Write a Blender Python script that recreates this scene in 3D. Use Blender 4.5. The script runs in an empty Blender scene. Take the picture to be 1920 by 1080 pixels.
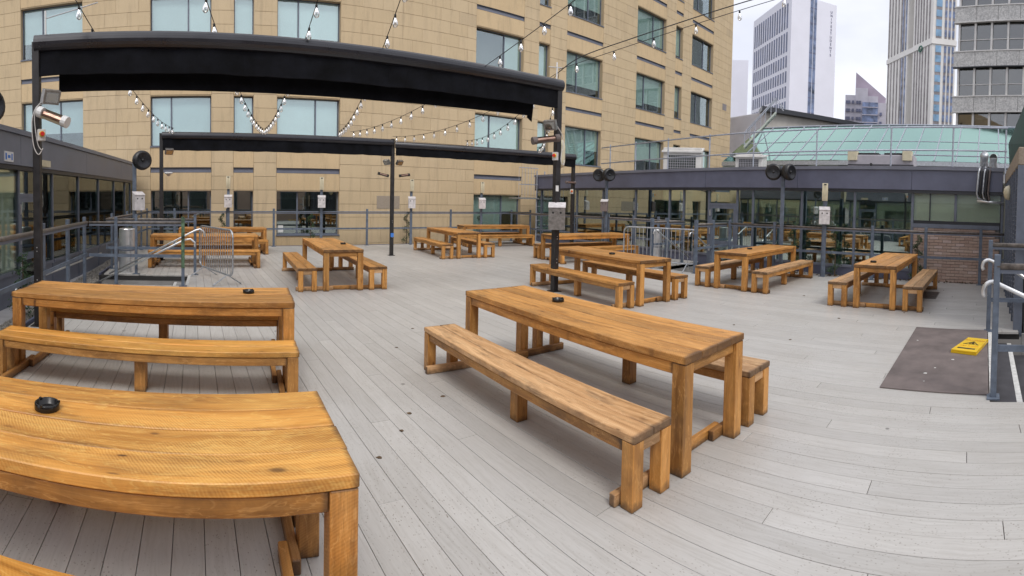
import bpy, math, random
from mathutils import Vector, Matrix
random.seed(7)
R = math.radians
scene = bpy.context.scene
COL = scene.collection

# ------------------------------------------------------------------ camera
FPX, YC, PITCH, ROLL, YAW, EYE = 925.987, 400.483, 0.025412, -0.019832, 0.6134746, 1.7
def _axis(v):
    x, y, z = v
    c, s = math.cos(ROLL), math.sin(ROLL); x, z = c*x + s*z, -s*x + c*z
    c, s = math.cos(PITCH), math.sin(PITCH); y, z = c*y + s*z, -s*y + c*z
    c, s = math.cos(YAW), math.sin(YAW); x, y = c*x + s*y, -s*x + c*y
    return Vector((x, y, z))
cam = bpy.data.cameras.new('camera'); camo = bpy.data.objects.new('camera', cam); COL.objects.link(camo)
cr, cf, cu = _axis((1, 0, 0)), _axis((0, 1, 0)), _axis((0, 0, 1))
m = Matrix.Identity(4)
for i in range(3):
    m[i][0], m[i][1], m[i][2] = cr[i], cu[i], -cf[i]
m[2][3] = EYE
camo.matrix_world = m
cam.type = 'PANO'; cam.panorama_type = 'CENTRAL_CYLINDRICAL'
cam.central_cylindrical_range_u_min = -960/FPX; cam.central_cylindrical_range_u_max = 960/FPX
cam.central_cylindrical_range_v_min = -(1080-YC)/FPX; cam.central_cylindrical_range_v_max = YC/FPX
cam.central_cylindrical_radius = 1.0
cam.clip_start = 0.05; cam.clip_end = 3000
scene.camera = camo

# ------------------------------------------------------------------ sky, sun, exposure
SUN_EL, SUN_AZ = R(52), R(200)      # azimuth clockwise from +Y
w = bpy.data.worlds.new('World'); scene.world = w; w.use_nodes = True
nt = w.node_tree; nt.nodes.clear()
out = nt.nodes.new('ShaderNodeOutputWorld'); bg = nt.nodes.new('ShaderNodeBackground')
sky = nt.nodes.new('ShaderNodeTexSky'); sky.sky_type = 'NISHITA'; sky.sun_disc = False
sky.sun_elevation = SUN_EL; sky.sun_rotation = SUN_AZ; sky.altitude = 100; sky.dust_density = 2
tc = nt.nodes.new('ShaderNodeTexCoord'); mp = nt.nodes.new('ShaderNodeMapping'); mp.inputs['Scale'].default_value = (1, 1, 2.6)
nz = nt.nodes.new('ShaderNodeTexNoise'); nz.inputs['Scale'].default_value = 1.7; nz.inputs['Detail'].default_value = 5; nz.inputs['Roughness'].default_value = .5
cl = nt.nodes.new('ShaderNodeValToRGB')
cl.color_ramp.elements[0].position = .34; cl.color_ramp.elements[0].color = (6.4, 6.6, 7.4, 1)
cl.color_ramp.elements[1].position = .62; cl.color_ramp.elements[1].color = (9.2, 9.2, 9.6, 1)
mx = nt.nodes.new('ShaderNodeMix'); mx.data_type = 'RGBA'; mx.inputs[0].default_value = .9
nt.links.new(tc.outputs['Generated'], mp.inputs[0]); nt.links.new(mp.outputs[0], nz.inputs['Vector'])
nt.links.new(nz.outputs['Fac'], cl.inputs[0]); nt.links.new(sky.outputs[0], mx.inputs[6]); nt.links.new(cl.outputs[0], mx.inputs[7])
nt.links.new(mx.outputs[2], bg.inputs[0]); bg.inputs[1].default_value = 0.1; nt.links.new(bg.outputs[0], out.inputs[0])
sl = bpy.data.lights.new('sun', 'SUN'); sl.energy = 1.15; sl.angle = R(22); sl.color = (1, .96, .9)
so = bpy.data.objects.new('sun', sl); COL.objects.link(so)
d = Vector((math.sin(SUN_AZ)*math.cos(SUN_EL), math.cos(SUN_AZ)*math.cos(SUN_EL), math.sin(SUN_EL)))
so.rotation_euler = d.to_track_quat('Z', 'Y').to_euler()
vs = scene.view_settings; vs.view_transform = 'Standard'; vs.look = 'None'; vs.gamma = 1; vs.use_curve_mapping = False; vs.exposure = 0.5
scene.cycles.max_bounces = 8; scene.cycles.transparent_max_bounces = 16; scene.cycles.use_denoising = True
scene.cycles.caustics_reflective = False; scene.cycles.caustics_refractive = False

# ------------------------------------------------------------------ node helpers and materials
class NT:
    def __init__(s, name):
        s.m = bpy.data.materials.new(name); s.m.use_nodes = True; s.t = s.m.node_tree; s.t.nodes.clear()
        s.out = s.n('ShaderNodeOutputMaterial')
    def n(s, t, **k):
        q = s.t.nodes.new(t)
        for a, b in k.items(): setattr(q, a, b)
        return q
    def l(s, a, b): s.t.links.new(a, b)
    def setin(s, q, **k):
        for a, b in k.items():
            i = q.inputs[a.replace('_', ' ')]
            if hasattr(b, 'is_output'): s.l(b, i)
            else: i.default_value = b
    def math(s, op, a, b=0.0, c=None):
        q = s.n('ShaderNodeMath', operation=op)
        for i, v in enumerate((a, b) if c is None else (a, b, c)):
            if hasattr(v, 'is_output'): s.l(v, q.inputs[i])
            else: q.inputs[i].default_value = v
        return q.outputs[0]
    def noise(s, vec, scale, detail=3, rough=.55, dist=0.0):
        q = s.n('ShaderNodeTexNoise'); q.inputs['Scale'].default_value = scale; q.inputs['Detail'].default_value = detail
        q.inputs['Roughness'].default_value = rough; q.inputs['Distortion'].default_value = dist
        if vec is not None: s.l(vec, q.inputs['Vector'])
        return q.outputs['Fac']
    def map(s, vec, scale=(1, 1, 1), rot=(0, 0, 0), loc=(0, 0, 0)):
        q = s.n('ShaderNodeMapping'); q.inputs['Scale'].default_value = scale; q.inputs['Rotation'].default_value = rot
        q.inputs['Location'].default_value = loc; s.l(vec, q.inputs[0]); return q.outputs[0]
    def ramp(s, fac, stops):
        q = s.n('ShaderNodeValToRGB'); e = q.color_ramp.elements
        while len(e) < len(stops): e.new(.5)
        for el, (p, c) in zip(e, stops):
            el.position = p; el.color = (*c, 1) if len(c) == 3 else c
        s.l(fac, q.inputs[0]); return q.outputs[0]
    def mix(s, fac, a, b, mode='MIX'):
        q = s.n('ShaderNodeMix', data_type='RGBA', blend_type=mode)
        for i, v in ((0, fac), (6, a), (7, b)):
            if hasattr(v, 'is_output'): s.l(v, q.inputs[i])
            else: q.inputs[i].default_value = v if i == 0 or len(v) == 4 else (*v, 1)
        return q.outputs[2]
    def bsdf(s, color, rough=.6, metal=0.0, bump=None, bstr=.3, bdist=.01, spec=.5):
        q = s.n('ShaderNodeBsdfPrincipled')
        for nm, v in (('Base Color', color), ('Roughness', rough), ('Metallic', metal), ('Specular IOR Level', spec)):
            if hasattr(v, 'is_output'): s.l(v, q.inputs[nm])
            else: q.inputs[nm].default_value = (*v, 1) if nm == 'Base Color' else v
        if bump is not None:
            b = s.n('ShaderNodeBump'); b.inputs['Strength'].default_value = bstr; b.inputs['Distance'].default_value = bdist
            s.l(bump, b.inputs['Height']); s.l(b.outputs[0], q.inputs['Normal'])
        s.l(q.outputs[0], s.out.inputs[0]); return q
    def pos(s): return s.n('ShaderNodeNewGeometry').outputs['Position']
    def island(s): return s.n('ShaderNodeNewGeometry').outputs['Random Per Island']
    def rnd(s): return s.n('ShaderNodeObjectInfo').outputs['Random']
    def obj(s): return s.n('ShaderNodeTexCoord').outputs['Object']
    def gen(s): return s.n('ShaderNodeTexCoord').outputs['Generated']
    def vadd(s, a, b, scale=1.0):
        q = s.n('ShaderNodeVectorMath', operation='MULTIPLY_ADD')
        s.l(b, q.inputs[0]); q.inputs[1].default_value = (scale,)*3; s.l(a, q.inputs[2]); return q.outputs[0]

M = {}
def plain(name, color, rough=.55, metal=0.0, var=.12, scale=6, spec=.5, bump=0.0, rvar=0.0):
    s = NT(name); p = s.pos()
    n = s.noise(p, scale, 5, .6)
    c2 = tuple(max(0, c*(1-var*1.6)) for c in color); c1 = tuple(c*(1+var) for c in color)
    col = s.ramp(n, [(.3, c2), (.7, c1)])
    fine = s.noise(p, scale*25, 2)
    if rvar:
        tn = s.n('ShaderNodeCombineColor'); tv = s.math('MULTIPLY_ADD', s.rnd(), rvar, 1-rvar*.75)
        for i in range(3): s.l(tv, tn.inputs[i])
        col = s.mix(1.0, col, tn.outputs[0], 'MULTIPLY')
    r = s.math('MULTIPLY_ADD', n, .25, rough-.12)
    s.bsdf(col, r, metal, fine if bump else None, bump, .002, spec); M[name] = s.m; return s.m

def wood(name, dark, mid, light, weather=.25, saw=.5, rough=.42, stainc=(.07, .035, .018)):
    s = NT(name)
    off = s.n('ShaderNodeCombineXYZ'); r = s.rnd()
    s.l(s.math('MULTIPLY', r, 37.0), off.inputs[0]); s.l(s.math('MULTIPLY', r, 91.0), off.inputs[1]); s.l(s.math('MULTIPLY', r, 53.0), off.inputs[2])
    o = s.obj(); v = s.vadd(o, off.outputs[0])
    warp = s.noise(s.map(v, (1.3, 5, 5)), 1, 2)
    wv = s.n('ShaderNodeVectorMath', operation='ADD'); cx = s.n('ShaderNodeCombineXYZ')
    s.l(s.math('MULTIPLY', warp, .11), cx.inputs[1]); s.l(s.math('MULTIPLY', warp, .06), cx.inputs[2])
    s.l(v, wv.inputs[0]); s.l(cx.outputs[0], wv.inputs[1]); v2 = wv.outputs[0]
    g1 = s.noise(s.map(v2, (.9, 26, 26)), 1, 4, .6)
    g2 = s.noise(s.map(v2, (3.5, 190, 190)), 1, 3, .6)
    base = s.ramp(g1, [(.28, dark), (.5, mid), (.72, light)])
    base = s.mix(s.math('MULTIPLY', s.ramp(g2, [(.35, (1, 1, 1)), (.6, (0, 0, 0))]), .33), base, dark)
    tone = s.math('MULTIPLY_ADD', r, .50, .74)
    tn = s.n('ShaderNodeCombineColor'); 
    for i in range(3): s.l(tone, tn.inputs[i])
    base = s.mix(1.0, base, tn.outputs[0], 'MULTIPLY')
    # broad patches of wear and stain
    big = s.noise(s.map(v, (1.6, 5.5, 5.5)), 1, 4, .65)
    base = s.mix(s.math('MULTIPLY', s.ramp(big, [(.53, (0, 0, 0)), (.70, (1, 1, 1))]), weather), base, stainc)
    pale = s.noise(s.map(v, (2.2, 9, 9), loc=(9, 4, 2)), 1, 5, .7)
    base = s.mix(s.math('MULTIPLY', s.ramp(pale, [(.55, (0, 0, 0)), (.75, (1, 1, 1))]), .42), base, tuple(min(1, c*1.35+.04) for c in light))
    # saw marks across the board
    sw = s.n('ShaderNodeTexWave', wave_type='BANDS', bands_direction='DIAGONAL'); sw.inputs['Scale'].default_value = 44; sw.inputs['Distortion'].default_value = 5
    sw.inputs['Detail'].default_value = 2; sw.inputs['Detail Scale'].default_value = .6; s.l(s.map(v, (1, .62, .5)), sw.inputs['Vector'])
    sm = s.math('MULTIPLY', s.math('MULTIPLY', sw.outputs['Fac'], s.ramp(s.noise(s.map(v, (1.1, 3, 3), loc=(3, 8, 1)), 1, 2), [(.44, (0, 0, 0)), (.6, (1, 1, 1))])), saw*.42)
    base = s.mix(sm, base, tuple(min(1, c*1.35+.05) for c in light))
    # thin pale swirls and dark hairline grain
    swl = s.noise(s.map(v2, (3.0, 15, 15), loc=(5, 1, 7)), 1, 3, .6, 1.2)
    ln = s.ramp(s.math('ABSOLUTE', s.math('SUBTRACT', swl, .5)), [(.004, (1, 1, 1)), (.022, (0, 0, 0))])
    base = s.mix(s.math('MULTIPLY', ln, .22), base, tuple(min(1, c*1.5+.08) for c in light))
    swd = s.noise(s.map(v2, (1.6, 44, 44), loc=(2, 6, 3)), 1, 4, .65, .5)
    base = s.mix(s.math('MULTIPLY', s.ramp(swd, [(.58, (0, 0, 0)), (.68, (1, 1, 1))]), .30), base, tuple(c*.6 for c in dark))
    # stain lying along the board edges
    gy = s.n('ShaderNodeSeparateXYZ'); s.l(s.gen(), gy.inputs[0])
    ed = s.math('ADD', s.math('ABSOLUTE', s.math('SUBTRACT', gy.outputs[1], .5)), s.math('MULTIPLY', s.math('SUBTRACT', s.noise(s.map(v, (2.4, 2, 2)), 1, 5, .7), .5), .55))
    base = s.mix(s.math('MULTIPLY', s.ramp(ed, [(.475, (0, 0, 0)), (.59, (1, 1, 1))]), weather), base, stainc)
    # knots
    vo = s.n('ShaderNodeTexVoronoi', voronoi_dimensions='2D'); vo.inputs['Scale'].default_value = 1; s.l(s.map(v2, (2.2, 7.0, 7.0)), vo.inputs['Vector'])
    kc = s.n('ShaderNodeSeparateColor'); s.l(vo.outputs['Color'], kc.inputs[0])
    kd = s.math('DIVIDE', vo.outputs['Distance'], s.math('MULTIPLY_ADD', kc.outputs[1], .9, .35))
    on = s.ramp(kc.outputs[0], [(.52, (0, 0, 0)), (.56, (1, 1, 1))])
    knot = s.math('MULTIPLY', s.ramp(kd, [(.03, (1, 1, 1)), (.075, (0, 0, 0))]), on)
    ring = s.math('MULTIPLY', s.ramp(kd, [(.06, (1, 1, 1)), (.24, (0, 0, 0))]), on)
    base = s.mix(s.math('MULTIPLY', ring, .45), base, dark)
    base = s.mix(s.math('MULTIPLY', knot, s.math('MULTIPLY_ADD', kc.outputs[2], .6, .25)), base, (.06, .025, .012))
    # grime on the feet
    pz = s.n('ShaderNodeSeparateXYZ'); s.l(s.pos(), pz.inputs[0])
    gz = s.math('ADD', pz.outputs[2], s.math('MULTIPLY', s.math('SUBTRACT', s.noise(s.pos(), 22, 3), .5), .09))
    base = s.mix(s.math('MULTIPLY', s.ramp(gz, [(0.0, (1, 1, 1)), (.055, (0, 0, 0))]), .75), base, (.035, .025, .018))
    # dirty end grain
    gx = s.n('ShaderNodeSeparateXYZ'); s.l(s.gen(), gx.inputs[0])
    e = s.math('ABSOLUTE', s.math('SUBTRACT', gx.outputs[0], .5))
    ee = s.math('ADD', e, s.math('MULTIPLY', s.math('SUBTRACT', big, .5), .03))
    endm = s.ramp(ee, [(.489, (0, 0, 0)), (.4985, (1, 1, 1))])
    base = s.mix(s.math('MULTIPLY', endm, .78), base, (.06, .035, .022))
    bump = s.math('ADD', s.math('MULTIPLY', g2, .5), s.math('MULTIPLY', s.math('ADD', g1, s.math('MULTIPLY', sw.outputs['Fac'], .25)), .6))
    rr = s.math('MULTIPLY_ADD', g1, .3, rough-.15)
    s.bsdf(base, rr, 0, bump, .35, .004, .45); M[name] = s.m
wood('wood_honey', (.40, .165, .032), (.70, .315, .062), (.84, .42, .10), .42, .85, .42)
wood('wood_orange', (.33, .14, .032), (.53, .245, .060), (.66, .34, .10), .5, .3, .45)
wood('wood_worn', (.33, .17, .068), (.52, .30, .14), (.68, .44, .23), .6, .25, .5, (.10, .06, .04))
wood('wood_leg', (.20, .09, .028), (.32, .155, .046), (.42, .21, .07), .3, .1, .5)
wood('wood_pale', (.40, .22, .10), (.52, .31, .15), (.62, .39, .21), .2, .3, .6)

def deck_material():
    s = NT('deck_composite'); p = s.pos()
    pr = s.map(p, (1, 1, 1), (0, 0, R(-1.83)))
    idr = s.math('ADD', s.island(), s.rnd())
    off = s.n('ShaderNodeCombineXYZ'); s.l(s.math('MULTIPLY', idr, 43.0), off.inputs[1])
    v = s.vadd(pr, off.outputs[0])
    warp = s.noise(s.map(v, (3, 1.5, 1)), 1, 3)
    cx = s.n('ShaderNodeCombineXYZ'); s.l(s.math('MULTIPLY', warp, .12), cx.inputs[0])
    v2 = s.vadd(v, cx.outputs[0])
    g = s.noise(s.map(v2, (55, 2.2, 1)), 1, 4, .6)
    g2 = s.noise(s.map(v2, (120, 14, 1)), 1, 3, .65)
    c = s.ramp(g, [(.30, (.44, .425, .40)), (.5, (.50, .487, .465)), (.72, (.535, .522, .50))])
    c = s.mix(s.math('MULTIPLY', s.ramp(g2, [(.57, (0, 0, 0)), (.66, (1, 1, 1))]), .22), c, (.30, .28, .26))
    tone = s.math('MULTIPLY_ADD', s.math('FRACT', s.math('MULTIPLY', idr, 7.31)), .13, .90)
    tn = s.n('ShaderNodeCombineColor')
    for i in range(3): s.l(tone, tn.inputs[i])
    c = s.mix(1, c, tn.outputs[0], 'MULTIPLY')
    dirt = s.noise(p, .8, 5, .65)
    c = s.mix(s.math('MULTIPLY', s.ramp(dirt, [(.42, (0, 0, 0)), (.70, (1, 1, 1))]), .42), c, (.36, .335, .30))
    # flecks of debris trodden into the boards
    vo = s.n('ShaderNodeTexVoronoi'); vo.inputs['Scale'].default_value = 1; s.l(s.map(s.vadd(p, cx.outputs[0]), (62, 36, 30), (0, 0, .6)), vo.inputs['Vector'])
    fl = s.math('MULTIPLY', s.ramp(vo.outputs['Distance'], [(.15, (1, 1, 1)), (.22, (0, 0, 0))]), s.ramp(s.noise(p, 1.3, 4, .7), [(.40, (0, 0, 0)), (.62, (1, 1, 1))]))
    c = s.mix(s.math('MULTIPLY', fl, .75), c, (.16, .13, .10))
    vo2 = s.n('ShaderNodeTexVoronoi'); vo2.inputs['Scale'].default_value = 1.5; s.l(s.vadd(p, cx.outputs[0], .6), vo2.inputs['Vector'])
    gum = s.ramp(vo2.outputs['Distance'], [(.03, (1, 1, 1)), (.038, (0, 0, 0))])
    c = s.mix(s.math('MULTIPLY', gum, .75), c, (.12, .11, .10))
    rr = s.ramp(dirt, [(.35, (.36, .36, .36)), (.7, (.52, .52, .52))])
    s.bsdf(c, rr, 0, s.math('ADD', g, g2), .12, .003, .5); M['deck'] = s.m
deck_material()

def stone_material(name, base, pale, dark, blk=True):
    s = NT(name); p = s.pos()
    idr = s.math('FRACT', s.math('MULTIPLY', s.math('ADD', s.island(), s.rnd()), 5.17)) if blk else s.noise(p, .7, 2)
    c = s.ramp(idr, [(0, tuple(x*.965 for x in base)), (.4, base), (.8, tuple((x*2+y)/3 for x,y in zip(base,pale))), (.97, tuple((x+y)/2 for x,y in zip(base,pale))), (.99, dark)])
    mott = s.noise(p, 1.1, 5, .65)
    c = s.mix(s.math('MULTIPLY', s.ramp(mott, [(.45, (0, 0, 0)), (.75, (1, 1, 1))]), .3), c, tuple(x*.72 for x in base))
    st = s.noise(s.map(p, (5, 5, .5)), 1, 5, .7)
    c = s.mix(s.math('MULTIPLY', s.ramp(st, [(.50, (0, 0, 0)), (.72, (1, 1, 1))]), .42), c, (.26, .19, .125))
    fine = s.noise(p, 45, 3, .7)
    c = s.mix(.12, c, s.ramp(fine, [(.3, (.1, .07, .04)), (.7, (1, .9, .75))]))
    s.bsdf(c, .85, 0, fine, .2, .004, .2); M[name] = s.m
stone_material('sandstone', (.565, .435, .265), (.61, .48, .31), (.49, .38, .24))
stone_material('sandstone_panel', (.60, .445, .255), (.63, .48, .29), (.57, .425, .25))
stone_material('coping_stone', (.30, .25, .20), (.38, .33, .27), (.2, .16, .13))

plain('cladding', (.12, .13, .19), .42, 0, .10, 2.0)
plain('cladding_light', (.17, .18, .225), .42, 0, .1, 2.0)
plain('cladding_left', (.165, .178, .22), .42, 0, .10, 2.0)
plain('frame_grey', (.14, .16, .205), .45, 0, .12, 5)
plain('frame_dark', (.03, .033, .042), .4, 0, .1, 5)
plain('post_blue', (.125, .155, .205), .5, 0, .22, 9, bump=.1)
plain('rail_brown', (.16, .14, .125), .45, 0, .35, 14, bump=.2)
plain('black_steel', (.022, .020, .021), .5, 0, .3, 8, bump=.1)
plain('awning_case', (.018, .018, .024), .30, .25, .1, 4, spec=.8)
plain('awning_fabric', (.006, .0065, .009), .9, 0, .5, 3, spec=.15)
plain('white_plastic', (.70, .70, .69), .4, 0, .05, 8)
plain('cream_plastic', (.62, .56, .40), .4, 0, .08, 8)
plain('bulb_socket', (.012, .012, .012), .5)
plain('speaker_black', (.016, .016, .018), .38, 0, .3, 12)
plain('grille', (.035, .036, .04), .3, .5, .3, 40)
plain('steel', (.78, .79, .80), .34, .8, .06, 10)
plain('galvanised', (.50, .52, .55), .42, .75, .2, 18)
plain('rail_galv', (.40, .43, .50), .5, .3, .15, 12)
plain('box_steel', (.30, .285, .27), .38, .75, .25, 16)
plain('box_white', (.66, .63, .63), .45, .1, .15, 12)
plain('ash_black', (.010, .009, .009), .28)
plain('mat_brown', (.165, .135, .128), .75, 0, .22, 3, bump=.3)
plain('nosing_white', (.62, .62, .60), .6, 0, .15, 14)
plain('tread_dark', (.06, .058, .065), .8, 0, .2, 5)
plain('yellow_plastic', (.80, .52, .018), .4, 0, .08, 8)
plain('ink_black', (.02, .02, .02), .6)
plain('ink_red', (.45, .06, .02), .5)
plain('ink_orange', (.70, .22, .02), .5)
plain('red_plastic', (.62, .02, .015), .35)
plain('switch_yellow', (.80, .50, .02), .4)
plain('sticker_blue', (.05, .20, .62), .5)
plain('cable_white', (.62, .60, .58), .5)
plain('cable_black', (.02, .02, .022), .5)
plain('dark_gap', (.035, .033, .032), .9)
plain('paving_pale', (.50, .49, .49), .8, 0, .12, 3)
plain('gravel', (.30, .28, .25), .9, 0, .35, 25)
plain('ground_dark', (.13, .125, .12), .9, 0, .2, .5)
plain('concrete', (.33, .32, .31), .85, 0, .2, 2)
plain('interior_wall', (.62, .61, .50), .9, 0, .1, 1)
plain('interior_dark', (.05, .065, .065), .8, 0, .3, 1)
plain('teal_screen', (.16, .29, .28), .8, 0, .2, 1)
plain('blind_pale', (.70, .82, .84), .9, 0, .05, 1, rvar=.3)
plain('blind_green', (.54, .68, .63), .9, 0, .08, 1, rvar=.35)
plain('blind_cream', (.80, .79, .63), .9, 0, .06, 1, rvar=.2)
plain('leaf', (.025, .07, .018), .5, 0, .5, 30)
plain('bark', (.10, .07, .045), .9)
plain('leaf_litter', (.12, .075, .04), .9, 0, .5, 20)
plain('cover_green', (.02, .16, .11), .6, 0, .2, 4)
plain('stain_green', (.10, .17, .10), .7, 0, .6, 7)
plain('screen_green', (.012, .06, .045), .7, 0, .4, 6)
plain('louvre_metal', (.17, .18, .215), .45, 0, .1, 4)
plain('wall_mint', (.50, .56, .50), .8, 0, .1, 2)
plain('roof_grey', (.30, .30, .31), .8, 0, .2, 1)
plain('corrugated', (.74, .74, .80), .5, .1, .06, 1)
plain('render_beige', (.46, .44, .41), .85, 0, .1, 1)
plain('tower_white', (.74, .74, .82), .6, 0, .03, .2)
plain('tower_dark', (.13, .14, .23), .35, 0, .3, .3)
plain('tower_bluegrey', (.17, .22, .36), .3, 0, .5, .4)
plain('tower_cream', (.74, .72, .69), .7, 0, .05, .2)
plain('tower_slot', (.27, .245, .25), .6, 0, .3, .4)
plain('tower_blue', (.22, .38, .56), .3, 0, .25, .3)
plain('tower_recess', (.40, .38, .40), .7, 0, .1, .2)
plain('block_lilac', (.52, .50, .56), .7, 0, .1, .3)
plain('block_purple', (.40, .34, .42), .7, 0, .08, .3)
plain('office_frame', (.62, .61, .60), .7, 0, .1, 1)
plain('ac_white', (.62, .61, .59), .5, 0, .08, 4)
plain('skip_grey', (.42, .40, .44), .6, 0, .1, 2)

def brick_material():
    s = NT('brick_pink'); p = s.pos()
    r = s.math('FRACT', s.math('MULTIPLY', s.rnd(), 3.7))
    c = s.ramp(r, [(0, (.50, .35, .285)), (.5, (.56, .41, .34)), (.86, (.60, .46, .385)), (.95, (.70, .56, .52))])
    n = s.noise(p, 30, 4, .7); c = s.mix(.25, c, s.ramp(n, [(.3, (.15, .1, .08)), (.7, (.6, .45, .38))]))
    s.bsdf(c, .9, 0, n, .3, .003, .2); M['brick'] = s.m
brick_material()
def pebble_material():
    s = NT('pebbledash'); p = s.pos()
    vo = s.n('ShaderNodeTexVoronoi'); vo.inputs['Scale'].default_value = 9; s.l(p, vo.inputs['Vector'])
    sx = s.n('ShaderNodeSeparateColor'); s.l(vo.outputs['Color'], sx.inputs[0])
    c = s.ramp(sx.outputs[0], [(0, (.40, .40, .40)), (.5, (.56, .555, .55)), (1, (.72, .71, .70))])
    c = s.mix(.3, c, s.ramp(s.noise(p, .8, 5), [(.3, (.22, .22, .22)), (.7, (.5, .5, .49))]))
    s.bsdf(c, .95, 0, vo.outputs['Distance'], .5, .02, .2); M['pebbledash'] = s.m
pebble_material()

def glass(name, tint, refl, rcol=(1, 1, 1), rough=.015, wt=.35):
    s = NT(name)
    t = s.n('ShaderNodeBsdfTransparent'); t.inputs[0].default_value = (*tint, 1)
    g = s.n('ShaderNodeBsdfGlossy'); g.inputs[0].default_value = (*rcol, 1); g.inputs['Roughness'].default_value = rough
    lw = s.n('ShaderNodeLayerWeight'); lw.inputs[0].default_value = wt
    n = s.noise(s.pos(), .9, 2); b = s.n('ShaderNodeBump'); b.inputs['Strength'].default_value = .02; b.inputs['Distance'].default_value = .05
    s.l(n, b.inputs['Height']); s.l(b.outputs[0], g.inputs['Normal'])
    f = s.math('MULTIPLY_ADD', lw.outputs['Fresnel'], 1-refl, refl)
    q = s.n('ShaderNodeMixShader'); s.l(f, q.inputs[0]); s.l(t.outputs[0], q.inputs[1]); s.l(g.outputs[0], q.inputs[2])
    s.l(q.outputs[0], s.out.inputs[0]); M[name] = s.m
glass('glass_pavilion', (.86, .92, .89), .40, (.86, .98, .95))
glass('glass_window', (.93, .98, .97), .16, (.88, .97, 1), wt=.12)
glass('glass_dark', (.5, .58, .56), .30, (.85, .95, .93))
glass('glass_left', (.90, .95, .92), .17, (.90, .98, .95), wt=.10)
glass('glass_office', (.45, .48, .5), .14, (1,1,1), wt=.2)
glass('glass_atrium', (.55, .85, .76), .42, (.66, .97, .88), .05)
glass('bulb_glass', (.95, .95, .94), .30, (1, 1, 1), .05)
glass('lens_glass', (.8, .8, .75), .25)
def emissiveless_heater():
    s = NT('heater_face'); n = s.noise(s.map(s.pos(), (1, 1, 9)), 8, 2)
    c = s.ramp(n, [(.35, (.22, .12, .09)), (.65, (.45, .30, .24))]); s.bsdf(c, .3, .6); M['heater_face'] = s.m
emissiveless_heater()

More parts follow.
